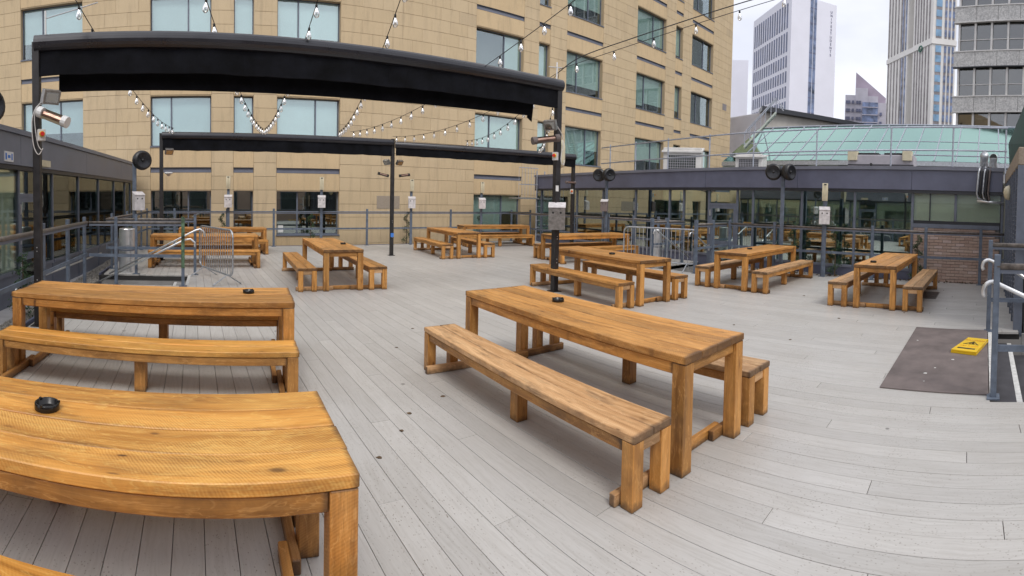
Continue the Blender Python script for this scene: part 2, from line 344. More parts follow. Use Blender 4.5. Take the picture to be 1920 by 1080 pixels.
# ------------------------------------------------------------------ mesh helpers
class MB:
    def __init__(s): s.v = []; s.f = []
    def add(s, vs, fs):
        b = len(s.v); s.v += [tuple(x) for x in vs]; s.f += [tuple(b+i for i in f) for f in fs]; return s
    def box(s, x0, x1, y0, y1, z0, z1):
        return s.add([(x0,y0,z0),(x1,y0,z0),(x1,y1,z0),(x0,y1,z0),(x0,y0,z1),(x1,y0,z1),(x1,y1,z1),(x0,y1,z1)],
                     [(0,3,2,1),(4,5,6,7),(0,1,5,4),(1,2,6,5),(2,3,7,6),(3,0,4,7)])
    def cbox(s, x0, x1, y0, y1, z0, z1, c=.005):
        vs = []; X=(x0,x1); Y=(y0,y1); Z=(z0,z1); sg=(1,-1); idx={}
        for i in (0,1):
            for j in (0,1):
                for k in (0,1):
                    for a in range(3):
                        p=[X[i]+sg[i]*c, Y[j]+sg[j]*c, Z[k]+sg[k]*c]
                        p[a]=(X[i],Y[j],Z[k])[a]; idx[i,j,k,a]=len(vs); vs.append(tuple(p))
        fs=[]
        fs.append([idx[0,j,k,0] for j,k in ((0,0),(0,1),(1,1),(1,0))]); fs.append([idx[1,j,k,0] for j,k in ((0,0),(1,0),(1,1),(0,1))])
        fs.append([idx[i,0,k,1] for i,k in ((0,0),(1,0),(1,1),(0,1))]); fs.append([idx[i,1,k,1] for i,k in ((0,0),(0,1),(1,1),(1,0))])
        fs.append([idx[i,j,0,2] for i,j in ((0,0),(0,1),(1,1),(1,0))]); fs.append([idx[i,j,1,2] for i,j in ((0,0),(1,0),(1,1),(0,1))])
        def q(l): fs.append(l)
        for k in (0,1):
            for j in (0,1): q([idx[0,j,k,1], idx[1,j,k,1], idx[1,j,k,2], idx[0,j,k,2]] if j!=k else [idx[0,j,k,2], idx[1,j,k,2], idx[1,j,k,1], idx[0,j,k,1]])
            for i in (0,1): q([idx[i,0,k,0], idx[i,1,k,0], idx[i,1,k,2], idx[i,0,k,2]] if i==k else [idx[i,0,k,2], idx[i,1,k,2], idx[i,1,k,0], idx[i,0,k,0]])
        for i in (0,1):
            for j in (0,1): q([idx[i,j,0,0], idx[i,j,1,0], idx[i,j,1,1], idx[i,j,0,1]] if i!=j else [idx[i,j,0,1], idx[i,j,1,1], idx[i,j,1,0], idx[i,j,0,0]])
        for i in (0,1):
            for j in (0,1):
                for k in (0,1):
                    t=[idx[i,j,k,0], idx[i,j,k,1], idx[i,j,k,2]]
                    fs.append(t if (i+j+k)%2 else t[::-1])
        return s.add(vs, fs)
    def tube(s, pts, r, n=8, cap=True):
        pts=[Vector(p) for p in pts]; rs = r if isinstance(r,(list,tuple)) else [r]*len(pts)
        b=len(s.v); up=None
        for i,p in enumerate(pts):
            d=(pts[min(i+1,len(pts)-1)]-pts[max(i-1,0)]).normalized()
            if up is None: up = d.orthogonal().normalized()
            else:
                up = (up - d*up.dot(d)); up = up.normalized() if up.length>1e-6 else d.orthogonal().normalized()
            side=d.cross(up)
            for k in range(n):
                a=2*math.pi*k/n; s.v.append(tuple(p+(up*math.cos(a)+side*math.sin(a))*rs[i]))
        for i in range(len(pts)-1):
            for k in range(n):
                k2=(k+1)%n; s.f.append((b+i*n+k, b+i*n+k2, b+(i+1)*n+k2, b+(i+1)*n+k))
        if cap:
            s.f.append(tuple(b+k for k in range(n))[::-1]); s.f.append(tuple(b+(len(pts)-1)*n+k for k in range(n)))
        return s
    def prism(s, poly, z0, z1):
        n=len(poly); a=sum(poly[i][0]*poly[(i+1)%n][1]-poly[(i+1)%n][0]*poly[i][1] for i in range(n))
        if a<0: poly=poly[::-1]
        vs=[(x,y,z0) for x,y in poly]+[(x,y,z1) for x,y in poly]
        return s.add(vs,[tuple(range(n))[::-1],tuple(range(n,2*n))]+[(i,(i+1)%n,n+(i+1)%n,n+i) for i in range(n)])
    def lathe(s, prof, n=12, c=(0,0,0)):
        b=len(s.v)
        for (r,z) in prof:
            for k in range(n):
                a=2*math.pi*k/n; s.v.append((c[0]+r*math.cos(a), c[1]+r*math.sin(a), c[2]+z))
        for i in range(len(prof)-1):
            for k in range(n):
                k2=(k+1)%n; s.f.append((b+i*n+k,b+i*n+k2,b+(i+1)*n+k2,b+(i+1)*n+k))
        return s
    def xf(s, mat, start=0):
        for i in range(start,len(s.v)): s.v[i]=tuple(mat@Vector(s.v[i]))
        return s
    def mesh(s, name, mat, smooth=False):
        me=bpy.data.meshes.new(name); me.from_pydata(s.v,[],s.f); me.materials.append(M[mat] if isinstance(mat,str) else mat)
        if smooth: me.shade_smooth()
        me.update(); return me
    def build(s, name, mat, parent=None, loc=(0,0,0), rot=(0,0,0), smooth=False):
        return put(name, s.mesh(name, mat, smooth), parent, loc, rot)
def put(name, me, parent=None, loc=(0,0,0), rot=(0,0,0), scale=(1,1,1)):
    o=bpy.data.objects.new(name, me); COL.objects.link(o); o.location=loc; o.rotation_euler=rot; o.scale=scale
    if parent: o.parent=parent
    return o
def tag(o, label, cat, group=None):
    o['label']=label; o['category']=cat
    if group: o['group']=group
    return o
def thing(name, label, cat, loc=(0,0,0), rz=0, group=None):
    o=bpy.data.objects.new(name,None); COL.objects.link(o); o.location=loc; o.rotation_euler=(0,0,rz); o.empty_display_size=.1
    return tag(o,label,cat,group)
def struct(o): o['kind']='structure'; return o
def stuff(o): o['kind']='stuff'; return o
def dup(root, loc, rz, label):
    r=root.copy(); COL.objects.link(r); r.location=loc; r.rotation_euler=(0,0,rz); r['label']=label
    for ch in list(root.children):
        c=ch.copy(); COL.objects.link(c); c.parent=r
        for g in list(ch.children):
            e=g.copy(); COL.objects.link(e); e.parent=c
    return r
def text(name, body, size, mat, parent, loc, rot, ext=.001, align='CENTER', vert=False):
    cu=bpy.data.curves.new(name,'FONT'); cu.body=body; cu.size=size; cu.extrude=ext; cu.align_x=align; cu.align_y='CENTER'
    if vert: cu.space_line=.95
    t=bpy.data.objects.new(name,cu); COL.objects.link(t)
    dg=bpy.context.evaluated_depsgraph_get(); me=bpy.data.meshes.new_from_object(t.evaluated_get(dg)); bpy.data.objects.remove(t)
    me.materials.clear(); me.materials.append(M[mat]); me.name=name
    return put(name, me, parent, loc, rot)

# ------------------------------------------------------------------ ground and deck
struct(MB().box(-500,700,-500,700,-1.3,-1.2).build('ground','ground_dark'))
# sub-deck: dark joists surface under the boards, cut round the three stairwells
sd=MB()
sd.box(-2.45,-.42,-2.5,9.48,-.12,-.034); sd.box(-.42,4.56,-2.5,17.25,-.12,-.034); sd.box(-2.45,-.42,10.78,17.25,-.12,-.034)
sd.box(4.56,7.24,-.1,17.25,-.12,-.034); sd.box(7.24,10.28,-.56,17.25,-.12,-.034); sd.box(10.28,12.25,-.56,6.82,-.12,-.034); sd.box(10.28,12.9,8.2,17.25,-.12,-.034)
struct(sd.build('subfloor','dark_gap'))
deck=bpy.data.objects.new('deck',None); COL.objects.link(deck); struct(deck); deck.rotation_euler=(0,0,R(1.83))
ca,sa=math.cos(R(1.83)),math.sin(R(1.83))
def toworld(x,y): return (ca*x-sa*y, sa*x+ca*y)
def inside(x,y):
    X,Y=toworld(x,y)
    if Y>17.2 or Y<-2.4: return False
    if X<-2.4: return False
    if X<-.40 and 9.48<Y<10.78: return False
    if X>4.56 and Y<-.10 and X<7.24: return False
    if X>=7.24 and Y<-.56: return False
    if X>10.28 and 6.82<Y<8.2: return False
    if X>12.12+.06*(Y-1.3 if Y>1.3 else 0): return False
    return True
BW=.15795; boards=[]
k=-30
while k<80:
    x0=1.0044+k*BW; k+=1
    xc=x0+BW/2
    if xc<-3.2 or xc>13.6: continue
    L=3.6; ph=(k*1.37)%L + random.uniform(-.2,.2); y=-3.2-ph
    while y<18:
        ya,yb=y,y+L; y+=L
        # clip the board to the deck outline
        run=None; yy=ya
        segs=[]; N=int((yb-ya)/.02)
        for i in range(N+1):
            t=ya+(yb-ya)*i/N
            ok=inside(xc,t)
            if ok and run is None: run=t
            if (not ok or i==N) and run is not None:
                if t-run>.08: segs.append((run,t))
                run=None
        for a,b in segs:
            X,Y=toworld(xc,(a+b)/2); dd=math.hypot(X,Y)
            boards.append((dd/(b-a)**.5,x0,a,b))
boards.sort(); meshes={}
rest=MB()
for i,(dd,x0,a,b) in enumerate(boards):
    L=b-a
    if i<298:
        key=round(L,2)
        if key not in meshes: meshes[key]=MB().cbox(.0017,BW-.0017,.002,key-.002,-.03,0,.0014).mesh('deck_board','deck')
        put('deck_board',meshes[key],deck,(x0,a,random.uniform(-.0006,.0006)))
    else: rest.box(x0+.0025,x0+BW-.0025,a+.002,b-.002,-.03,0)
stuff(rest.build('far_deck_boards','deck',deck))
eg=MB(); eg.box(-2.46,-2.42,-2.5,9.45,-.5,.012); eg.box(-2.46,-2.42,10.8,17.25,-.5,.012); eg.box(-2.46,13.2,17.25,17.29,-.5,.012)
struct(eg.build('deck_edge_trim','cladding'))

# left lower level: paving, gravel; gravel round the other sides
struct(MB().box(-4.6,-2.95,-3,18,-.75,-.26).build('paving','paving_pale'))
pv=MB()
for i in range(34):
    for j in range(3):
        pv.box(-4.6+j*.55+.006,-4.6+(j+1)*.55-.006,-3+i*.6+.006,-3+(i+1)*.6-.006,-.26,-.20)
stuff(pv.build('paving_slabs','paving_pale'))
def gravel_patch(x0,x1,y0,y1,z,n,smin=.012,smax=.03):
    g=MB()
    for _ in range(n):
        c=Vector((random.uniform(x0,x1),random.uniform(y0,y1),z+random.uniform(0,.02))); s=random.uniform(smin,smax)
        ax=[s*random.uniform(.7,1.3) for _ in range(3)]; a=random.uniform(0,3.14)
        vs=[(ax[0],0,0),(-ax[0],0,0),(0,ax[1],0),(0,-ax[1],0),(0,0,ax[2]*.7),(0,0,-ax[2]*.7)]
        vs=[(c.x+v[0]*math.cos(a)-v[1]*math.sin(a),c.y+v[0]*math.sin(a)+v[1]*math.cos(a),c.z+v[2]) for v in vs]
        g.add(vs,[(0,2,4),(2,1,4),(1,3,4),(3,0,4),(2,0,5),(1,2,5),(3,1,5),(0,3,5)])
    return g
struct(MB().box(-2.95,-2.46,-3,18,-.75,-.14).build('planting_strip','gravel'))
g=gravel_patch(-2.93,-2.47,4,17.6,-.14,5200); stuff(g.build('gravel','gravel'))
struct(MB().box(-2.46,13.4,17.29,18.2,-.6,-.12).build('rear_strip','gravel'))
g=gravel_patch(-2.4,13.2,17.32,17.95,-.12,3500,.015,.03); g2=gravel_patch(11.95,12.2,-.4,6.7,-.01,500,.006,.014)
stuff(g.build('gravel','gravel'))
litter=gravel_patch(11.98,12.2,-.3,6.7,.0,260,.01,.03); stuff(litter.build('leaf_litter','leaf_litter'))

# steps down on three sides of the deck
def steps(name,label,nose_boxes,tread_boxes,wall_boxes):
    t=thing(name,label,'stairs')
    for b in tread_boxes: MB().box(*b).build('tread','tread_dark' if 'brown' in label else 'concrete',t)
    for b in nose_boxes: MB().box(*b).build('nosing','nosing_white',t)
    for b in wall_boxes: MB().box(*b).build('side_wall','concrete',t)
    return t
nb,tb=[],[]
for i in range(5):
    z=-.17*(i); y=-.10-.28*i
    nb.append((4.6,7.2,y-.06,y,z-.03,z+.004)); tb.append((4.6,7.2,y-.34,y-.06,z-.17-.03,z-.17))
steps('stairs','brown steps with white nosings going down beside the mat and wet floor sign',nb,tb,[(4.5,4.56,-2.4,-.14,-1.2,-.04),(7.24,7.3,-2.4,-.6,-1.2,-.04)])
nb,tb=[],[]
for i in range(5):
    z=-.15*i; x=-.40-.30*i
    nb.append((x-.06,x,9.5,10.76,z-.03,z+.004)); tb.append((x-.36,x-.06,9.5,10.76,z-.18,z-.15))
steps('stairs','concrete steps with white nosings going down by the cylindrical steel bin',nb,tb,[(-2.4,-.45,9.44,9.49,-1.2,-.035),(-2.4,-.45,10.79,10.84,-1.2,-.035)])
nb,tb=[],[]
for i in range(5):
    z=-.15*i; x=10.28+.30*i
    nb.append((x,x+.06,6.84,8.18,z-.03,z+.004)); tb.append((x+.06,x+.36,6.84,8.18,z-.18,z-.15))
steps('stairs','concrete steps behind the crowd barrier going down to the glass door',nb,tb,[(10.3,12.2,6.76,6.82,-1.2,-.035),(10.3,12.4,8.2,8.26,-1.2,-.035)])

# ------------------------------------------------------------------ sandstone office building
SB=thing('stone_office_building','large sandstone office block with recessed windows and slate grey louvres behind the deck','building',(0,18,0))
WIDE=[(-13.2,-10.8),(-7.15,-4.67),(-2.15,.08),(2.46,4.86),(10.67,13.16),(15.7,18.18),(20.84,23.48),(26.21,28.8)]
NARR=[(-9.1,-8.35),(.88,1.62),(14.01,14.68),(24.45,25.2)]
ROWS=[(.33,1.98),(3.57,5.43),(7.05,9.05),(10.75,12.7),(14.3,16.3)]
LOUV=[(2.62,2.80),(6.14,6.31),(9.74,9.93),(13.4,13.6)]
strips=sorted(WIDE+NARR); TOP=18.6; XL,XR=-14.5,31.4
solid=[]; x=XL
for a,b in strips:
    if a>x: solid.append((x,a))
    x=b
solid.append((x,XR))
bl=[]; CH=.497
for (a,b) in solid:
    wdt=b-a; nrow=int(TOP/CH)+1
    for r in range(-1,nrow):
        z0=r*CH; z1=z0+CH
        if wdt<1.4: cuts=[a,b]
        else:
            n=max(2,round(wdt/.78)); st=wdt/n; cuts=[a]+[a+st*(i+(.5 if r%2 else 0)) for i in range(1,n)]+[b]
            if r%2 and cuts[-2]>b-.2: cuts.pop(-2)
        for i in range(len(cuts)-1): bl.append((cuts[i],cuts[i+1],z0,z1))
pan=[]
for (a,b) in strips:
    for i,(zb,zt) in enumerate(ROWS):
        prev=ROWS[i-1][1] if i else -.5
        if i==0: pan.append((a,b,-.5,zb)); continue
        l0,l1=LOUV[i-1]
        pan.append((a,b,prev,l0)); pan.append((a,b,l1,zb))
    pan.append((a,b,ROWS[-1][1],TOP))
def vis(bk):
    xc=(bk[0]+bk[1])/2; zc=(bk[2]+bk[3])/2; dd=math.hypot(xc,18); el=(zc-1.7)/dd
    az=math.degrees(math.atan2(xc,18)); return -24.2<az<95 and -.12<el<.44
area=lambda bk:(bk[1]-bk[0])*(bk[3]-bk[2])*18/((bk[0]+bk[1])**2/4+324+((bk[2]+bk[3])/2)**2)**1.5
bl.sort(key=lambda q:(-area(q) if vis(q) else 1))
far=MB(); G=.006
for i,(a,b,z0,z1) in enumerate(bl):
    pr=random.uniform(0,.003)
    if i<296: MB().cbox(a+.0025,b-.0025,-pr,.12,z0+.005,z1-.005,.003).build('stone_block','sandstone',SB)
    else: far.box(a+.0025,b-.0025,-pr,.12,z0+.006,z1-.006)
stuff(far.build('stonework','sandstone',SB))
for (a,b,z0,z1) in pan:
    if z1-z0<.9: MB().cbox(a+.004,b-.004,.004,.12,z0+.004,z1-.004,.004).build('spandrel_panel','sandstone_panel',SB)
    else:
        n=2 if z1-z0<2 else 4
        for q in range(n): MB().cbox(a+.004,b-.004,.004,.12,z0+(z1-z0)*q/n+.004,z0+(z1-z0)*(q+1)/n-.004,.004).build('spandrel_panel','sandstone_panel',SB)
def core(*a): MB().box(*a).build('core_wall','interior_dark',SB)
for (a,b) in solid: core(a,b,.13,.6,-.6,TOP)
for (a,b) in strips:
    for i,(zb,zt) in enumerate(ROWS):
        prev=ROWS[i-1][1] if i else -.6
        core(a,b,.13,.6,prev,zb)
    core(a,b,.13,.6,ROWS[-1][1],TOP)
core(XL,XL+.5,.6,14,-.6,TOP); core(XR-.55,XR-.02,.14,14,-.6,TOP); core(XL,XR,13.9,14.4,-.6,TOP)
for zz in (2.9,6.5,10.1,13.8,TOP-.3): core(XL+.5,XR-.5,1.2,13.9,zz-.3,zz)
# corner return of stone blocks on the far side
ret=MB()
for r in range(-1,int(TOP/CH)+1):
    for j in range(17):
        yy=.13+j*.8+(0 if r%2 else -.0); ret.box(XR-.015,XR+.1,yy+G,yy+.8-G,r*CH+G,(r+1)*CH-G)
stuff(ret.build('side_stonework','sandstone',SB))
MB().box(XL,XR+.1,-.02,14.4,TOP,TOP+.25).build('parapet','sandstone_panel',SB)
for (a,b) in strips:
    for (l0,l1) in LOUV:
        lv=MB(); lv.box(a+.01,b-.01,.05,.12,l0,l1-.02); lv.box(a+.01,b-.01,-.004,.05,l0,l0+.015)
        o=lv.build('louvre','cladding_light',SB); MB().box(a+.01,b-.01,.0,.12,l1-.025,l1).build('louvre_head','frame_dark',o)
def window(a,b,zb,zt,row):
    wd=b-a; wide=wd>1.2; y=.24
    fr=MB(); t=.05
    fr.box(a,a+t,y-.03,y+.04,zb,zt); fr.box(b-t,b,y-.03,y+.04,zb,zt); fr.box(a+t,b-t,y-.03,y+.04,zb,zb+t); fr.box(a+t,b-t,y-.03,y+.04,zt-t,zt)
    o=fr.build('window','frame_grey',SB)
    mids=[a+t,b-t]
    if wide:
        mm=a+wd*(.34 if (round(a*3)+row)%2 else .62) ; MB().box(mm-.025,mm+.025,y-.035,y+.04,zb+t,zt-t).build('mullion','frame_grey',o); mids=[a+t,mm-.025,mm+.025,b-t]
    for i in range(0,len(mids),2):
        MB().box(mids[i],mids[i+1],y,y+.012,zb+t,zt-t).build('pane','glass_dark' if row==0 and a<6 else 'glass_window',o)
    rv=MB(); rv.box(a-.002,a+.012,.02,y-.03,zb,zt); rv.box(b-.012,b+.002,.02,y-.03,zb,zt); rv.box(a+.012,b-.012,.02,y-.03,zt-.03,zt-.004)
    rv.build('reveal','sandstone',o)
    MB().box(a-.01,b+.01,-.03,y-.03,zb-.035,zb+.008).build('sill','frame_grey',o)
    if row==0 and a<6:
        if wide:
            MB().box(a+.1,b-.1,y+.35,y+.37,zt-.32,zt-.02).build('blind','blind_green',o)
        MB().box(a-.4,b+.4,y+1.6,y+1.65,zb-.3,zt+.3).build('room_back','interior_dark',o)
        return
    zz=zb if row==0 else zb+(zt-zb)*random.choice((.0,.24,.30,.33,.22,.12))
    bm='blind_green' if row==0 or a>9 else 'blind_pale'
    for i in range(0,len(mids),2):
        zq=zz if a<9 or random.random()<.6 else zb+(zt-zb)*random.uniform(0,.6)
        if (abs(a-10.67)<.1 and row>=2 and i==0) or (abs(a-26.21)<.1 and row>=2): continue
        MB().box(mids[i]+.004,mids[i+1]-.004,y+.03,y+.036,zq,zt-.03).build('blind',bm,o)
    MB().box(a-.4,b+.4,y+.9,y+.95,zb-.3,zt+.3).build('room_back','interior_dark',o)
for (a,b) in strips:
    for r,(zb,zt) in enumerate(ROWS): window(a,b,zb,zt,r)
MB().box(30.2,30.75,-.012,-.002,8.55,9.0).build('vent_cover','tower_slot',SB)
MB().box(6.35,7.3,-.012,-.001,1.32,1.82).build('dark_stone_patch','coping_stone',SB)
nt_=MB().box(2.55,2.75,.2,.212,.42,.68).build('notice','white_plastic',SB)

# ------------------------------------------------------------------ glass pavilions
def pavilion(label,loc,rz,length,mulls,doors,z_base,z_sill,z_fb,z_ft,depth,mats,solid_from=None,trans=None,joints=()):
    """local x runs along the facade, y goes into the building"""
    P=thing('glass_pavilion',label,'pavilion',loc,rz); gm_='glass_left' if mats[0]=='cladding_left' else 'glass_pavilion'
    # fascia panels
    ed=[0]+[j for j in joints if 0<j<length]+[length]
    for i in range(len(ed)-1):
        MB().box(ed[i]+.004,ed[i+1]-.004,-.12,0,z_fb+.03,z_ft-.09).build('fascia_panel',mats[0],P)
    MB().box(-.03,length+.03,-.16,.35,z_ft-.085,z_ft).build('coping','cladding_light' if mats[0]=='cladding' else mats[0],P)
    MB().box(-.02,length+.02,-.10,.1,z_fb-.05,z_fb+.025).build('soffit','frame_dark',P)
    MB().box(0,length,.02,depth,z_ft-.35,z_ft-.12).build('roof','roof_grey',P)
    m=MB(); m.box(0,length,depth,depth+.15,z_base,z_ft-.35); m.box(-.12,0,.05,depth,z_base,z_ft-.35); m.box(length,length+.12,.05,depth,z_base,z_ft-.35)
    m.build('rear_wall','interior_wall',P)
    MB().box(0,length,.1,depth,z_base-.1,z_base+.02).build('interior_floor','interior_dark',P)
    ms=sorted(set([0.0]+[x for x in mulls]+[length]))
    for i,x in enumerate(ms): MB().box(x-.03,x+.03,-.03,.08,z_base,z_fb-.05).build('mullion','frame_grey',P)
    for i in range(len(ms)-1):
        a,b=ms[i]+.03,ms[i+1]-.03
        if b-a<.08: continue
        if solid_from is not None and ms[i]>=solid_from-.01: continue
        isdoor=any(abs((a+b)/2-dd)<.3 for dd in doors)
        if isdoor:
            dt=1.72
            D=MB(); t=.09; D.box(a,a+t,-.02,.05,z_base+.05,dt); D.box(b-t,b,-.02,.05,z_base+.05,dt); D.box(a+t,b-t,-.02,.05,dt-t,dt); D.box(a+t,b-t,-.02,.05,z_base+.05,z_base+.35)
            D.box(a+t,b-t,-.02,.05,.55,.68)
            o=D.build('door','frame_grey',P)
            MB().box(a+t,b-t,.0,.012,.68,dt-t).build('pane',gm_,o); MB().box(a+t,b-t,.0,.012,z_base+.35,.55).build('pane',gm_,o)
            for hz in (.45,.95,1.5): MB().box(a+.01,a+.035,-.04,-.02,hz-.09,hz+.09).build('hinge','steel',o)
            MB().box(b-.16,b-.05,-.03,-.02,.28,.45).build('door_plate','white_plastic',o)
            MB().box(a,b,-.03,.08,dt,dt+.07).build('transom','frame_grey',P)
            MB().box(a,b,.0,.012,dt+.07,z_fb-.05).build('pane',gm_,P)
        else:
            MB().box(a,b,-.02,.06,z_base,z_sill-.06).build('lower_panel',mats[0],P)
            MB().box(a,b,-.05,.08,z_sill-.06,z_sill).build('bottom_rail','cladding_light',P)
            MB().box(a,b,.0,.012,z_sill,z_fb-.05).build('pane',gm_,P)
    return P
# left pavilion: runs from near the camera to the stone wall
ang=R(4.3); Lx,Ly=-2.705,17.5
# facade direction from far end towards the camera; local x from far end (0) to near
LP=pavilion('dark grey glazed pavilion along the left side of the deck with cream blinds inside',(-3.942,1.046,0),R(85.7),16.5,
    [16.5-q for q in (.55,1.32,2.7,4.3,5.95,7.6,8.2,9.2,11.6,14.0)],[16.5-8.7],-.20,.40,2.26,2.92,5.0,('cladding_left',),joints=[16.5-q for q in (2.2,5.6,9.3,13.0)][::-1])
for (a,b) in ((.6,1.25),(4.0,4.25),(5.55,5.9),(7.65,8.15),(9.25,9.75),(2.35,2.65),(6.1,6.6),(11.2,11.55),(7.0,7.5)):
    MB().box(16.5-b,16.5-a,.07,.08,.35,2.2).build('blind','blind_cream',LP)
for (a,b,z0,z1) in ((1.5,2.4,.0,1.75),(2.8,3.9,-.1,1.75),(4.5,5.5,.1,1.7)): MB().box(16.5-b,16.5-a,1.2,1.25,z0,z1).build('curtain_reflection_panel','cover_green' if a<4 else 'white_plastic',LP)  # green panels imitate dark windows mirrored in the panes; the white one is plain
MB().box(5.2,6.5,2.4,2.5,-.4,1.1).build('bar_counter','mat_brown',LP)
s_=MB().box(6.55,6.88,-.135,-.121,2.33,2.50).build('notice','white_plastic',LP)
for (xa,xb,za,zb) in ((6.58,6.63,2.36,2.47),(6.67,6.76,2.39,2.44),(6.80,6.84,2.36,2.47)): MB().box(xa,xb,-.138,-.1355,za,zb).build('mark','sticker_blue',s_)
MB().box(7.75,8.15,-.30,-.12,2.30,2.42).build('canopy_light','cream_plastic',LP)
for (a,b) in ((.6,1.3),(1.35,2.65),(2.75,4.25),(4.35,5.9),(6.0,7.55),(9.25,11.55),(11.65,13.95)): MB().box(16.5-b,16.5-a,.05,.06,1.72,2.2).build('blind','blind_cream',LP)
for (a,b) in ((1.4,2.3),(2.8,3.9),(4.4,5.45),(9.9,11.1),(12,13.5)): MB().box(16.5-b,16.5-a,.5,.53,-.2,1.72).build('screen','teal_screen' if a<5 else 'interior_wall',LP)  # teal panels put the dark window reflections into colour; the others are interior
# right pavilion
RP=pavilion('dark slate glazed pavilion with deep fascia closing the right side of the deck',(13.13,16.8,0),R(-90)-R(3.43),17.25,
    [.35,2.75,4.25,5.9,7.4,7.98,8.95,9.95,10.48,12.0,13.5,15.02],[9.45],-.35,.28,2.22,2.83,3.2,('cladding',),solid_from=15.02,joints=(2.4,4.65,8.87,11.9,15.0))
def Rl(x,y,z): return (x,y,z)
# window + brick portion at the near end
MB().box(15.05,17.2,-.03,.08,1.32,1.42).build('window_sill','frame_grey',RP)
MB().box(15.05,17.2,.03,.09,1.42,1.50).build('lower_rail','frame_dark',RP)
for x in (15.46,16.1): MB().box(x-(.012 if x<16 else .03),x+(.012 if x<16 else .03),-.02,.08,1.5,2.17).build('mullion','frame_grey' if x>16 else 'frame_dark',RP)
for a,b in ((15.05,15.45),(15.47,16.07),(16.13,17.2)):
    MB().box(a,b,.0,.012,1.5,2.17).build('pane','glass_window',RP); MB().box(a,b,.03,.036,1.5,2.17).build('blind','blind_cream',RP)
MB().box(15.05,17.2,.05,.3,-.4,1.32).build('mortar','concrete',RP)
bm_=MB().cbox(-.105,.105,-.0,.06,-.0325,.0325,.003).mesh('brick','brick')
hb_=MB().cbox(-.05,.05,-.0,.06,-.0325,.0325,.003).mesh('brick','brick')
for r in range(22):
    z=-.27+r*.0745
    if z<-.05 and r%1: continue
    for c in range(10):
        x=15.05+.11+c*.2155+(.108 if r%2 else 0)
        if x+.1<17.2: put('brick',bm_,RP,(x,random.uniform(-.004,0),z))
    if r%2: put('brick',hb_,RP,(15.105,0,z))
# dim interior objects
for (x,yy,w_,h_) in ((3.2,1.4,1.0,.9),(5.2,1.6,.8,1.1),(11.2,1.5,1.4,.8),(12.8,1.7,1.2,.9),(14.0,1.4,.9,1.0)):
    MB().box(x-w_/2,x+w_/2,yy,yy+.6,h_-.05,h_).build('table_top','wood_leg',RP); 
    for q in (-1,1): MB().box(x+q*w_*.4-.03,x+q*w_*.4+.03,yy+.25,yy+.32,-.3,h_-.05).build('table_leg','frame_dark',RP)
MB().box(0.4,2.7,.3,.32,-.2,2.2).build('screen','blind_green',RP)
for (a,b,z1) in ((3.0,4.1,2.1),(6.0,7.3,1.2),(10.6,11.8,1.9),(12.2,13.4,1.5),(13.6,14.9,2.1),(8.1,8.9,2.0)): MB().box(a,b,1.1,1.13,-.2,z1).build('screen','teal_screen' if a>8 else 'blind_cream',RP)
MB().box(4.3,15.0,.9,.93,1.55,2.2).build('valance_screen','teal_screen',RP)
for x in (4.7,6.6,9.0,12.6): MB().box(x-.12,x+.12,1.8,2.04,-.3,2.2).build('column','interior_wall',RP)
struct(MB().box(15.6,19.5,-3,17.9,2.55,2.62).build('roof_deck','roof_grey'))

# ------------------------------------------------------------------ louvred wall at far right
LW=thing('louvred_wall','dark louvred screen wall topped by stone coping on the far right','wall',(7.35,-.5,0))
for i in range(8):
    x0=i*.6
    MB().box(x0-.03,x0+.03,-.10,.03,-.1,2.45).build('post','frame_grey',LW)
sl_=MB().add([(.03,0,0),(.57,0,0),(.57,-.07,.045),(.03,-.07,.045),(.03,0,.01),(.57,0,.01),(.57,-.07,.055),(.03,-.07,.055)],[(0,1,2,3),(4,7,6,5),(0,4,5,1),(1,5,6,2),(2,6,7,3),(3,7,4,0)]).mesh('slat','louvre_metal')
cnt=0
for i in range(8):
    for j in range(32):
        put('slat',sl_,LW,(i*.6,.01,.05+j*.074)); cnt+=1
MB().box(-.03,4.8,-.16,-.12,-.1,2.45).build('backing','frame_dark',LW)
for i in range(6):
    MB().cbox(i*.82-.03,i*.82+.78,-.3,.03,2.45,2.72,.012).build('coping_stone','coping_stone',LW)
GS=thing('green_screen','dark green mesh windbreak standing on the stone coping','screen',(7.35,-.5,2.72))
for i in range(5): MB().tube([(i*1.1+.1,-.1,0),(i*1.1+.1,-.22,1.1)],.02,6).build('screen_post','frame_dark',GS)
me_=MB().add([(0,-.07,.05),(4.7,-.07,.05),(4.7,-.02,.72),(0,-.19,1.05),(0,-.08,.05),(4.7,-.08,.05),(4.7,-.03,.72),(0,-.2,1.05)],[(0,1,2,3),(4,7,6,5),(0,4,5,1),(1,5,6,2),(2,6,7,3),(3,7,4,0)]).build('mesh_sheet','screen_green',GS)
bl_=tag(MB().lathe([(0,0),(.13,.0),(.14,.03),(.12,.08),(.07,.115),(0,.125)],16).build('bulkhead_light','cream_plastic',None,(9.3,-.46,2.12),(R(-90),0,0),True),'round cream bulkhead lamp fixed to the louvred wall','wall light')

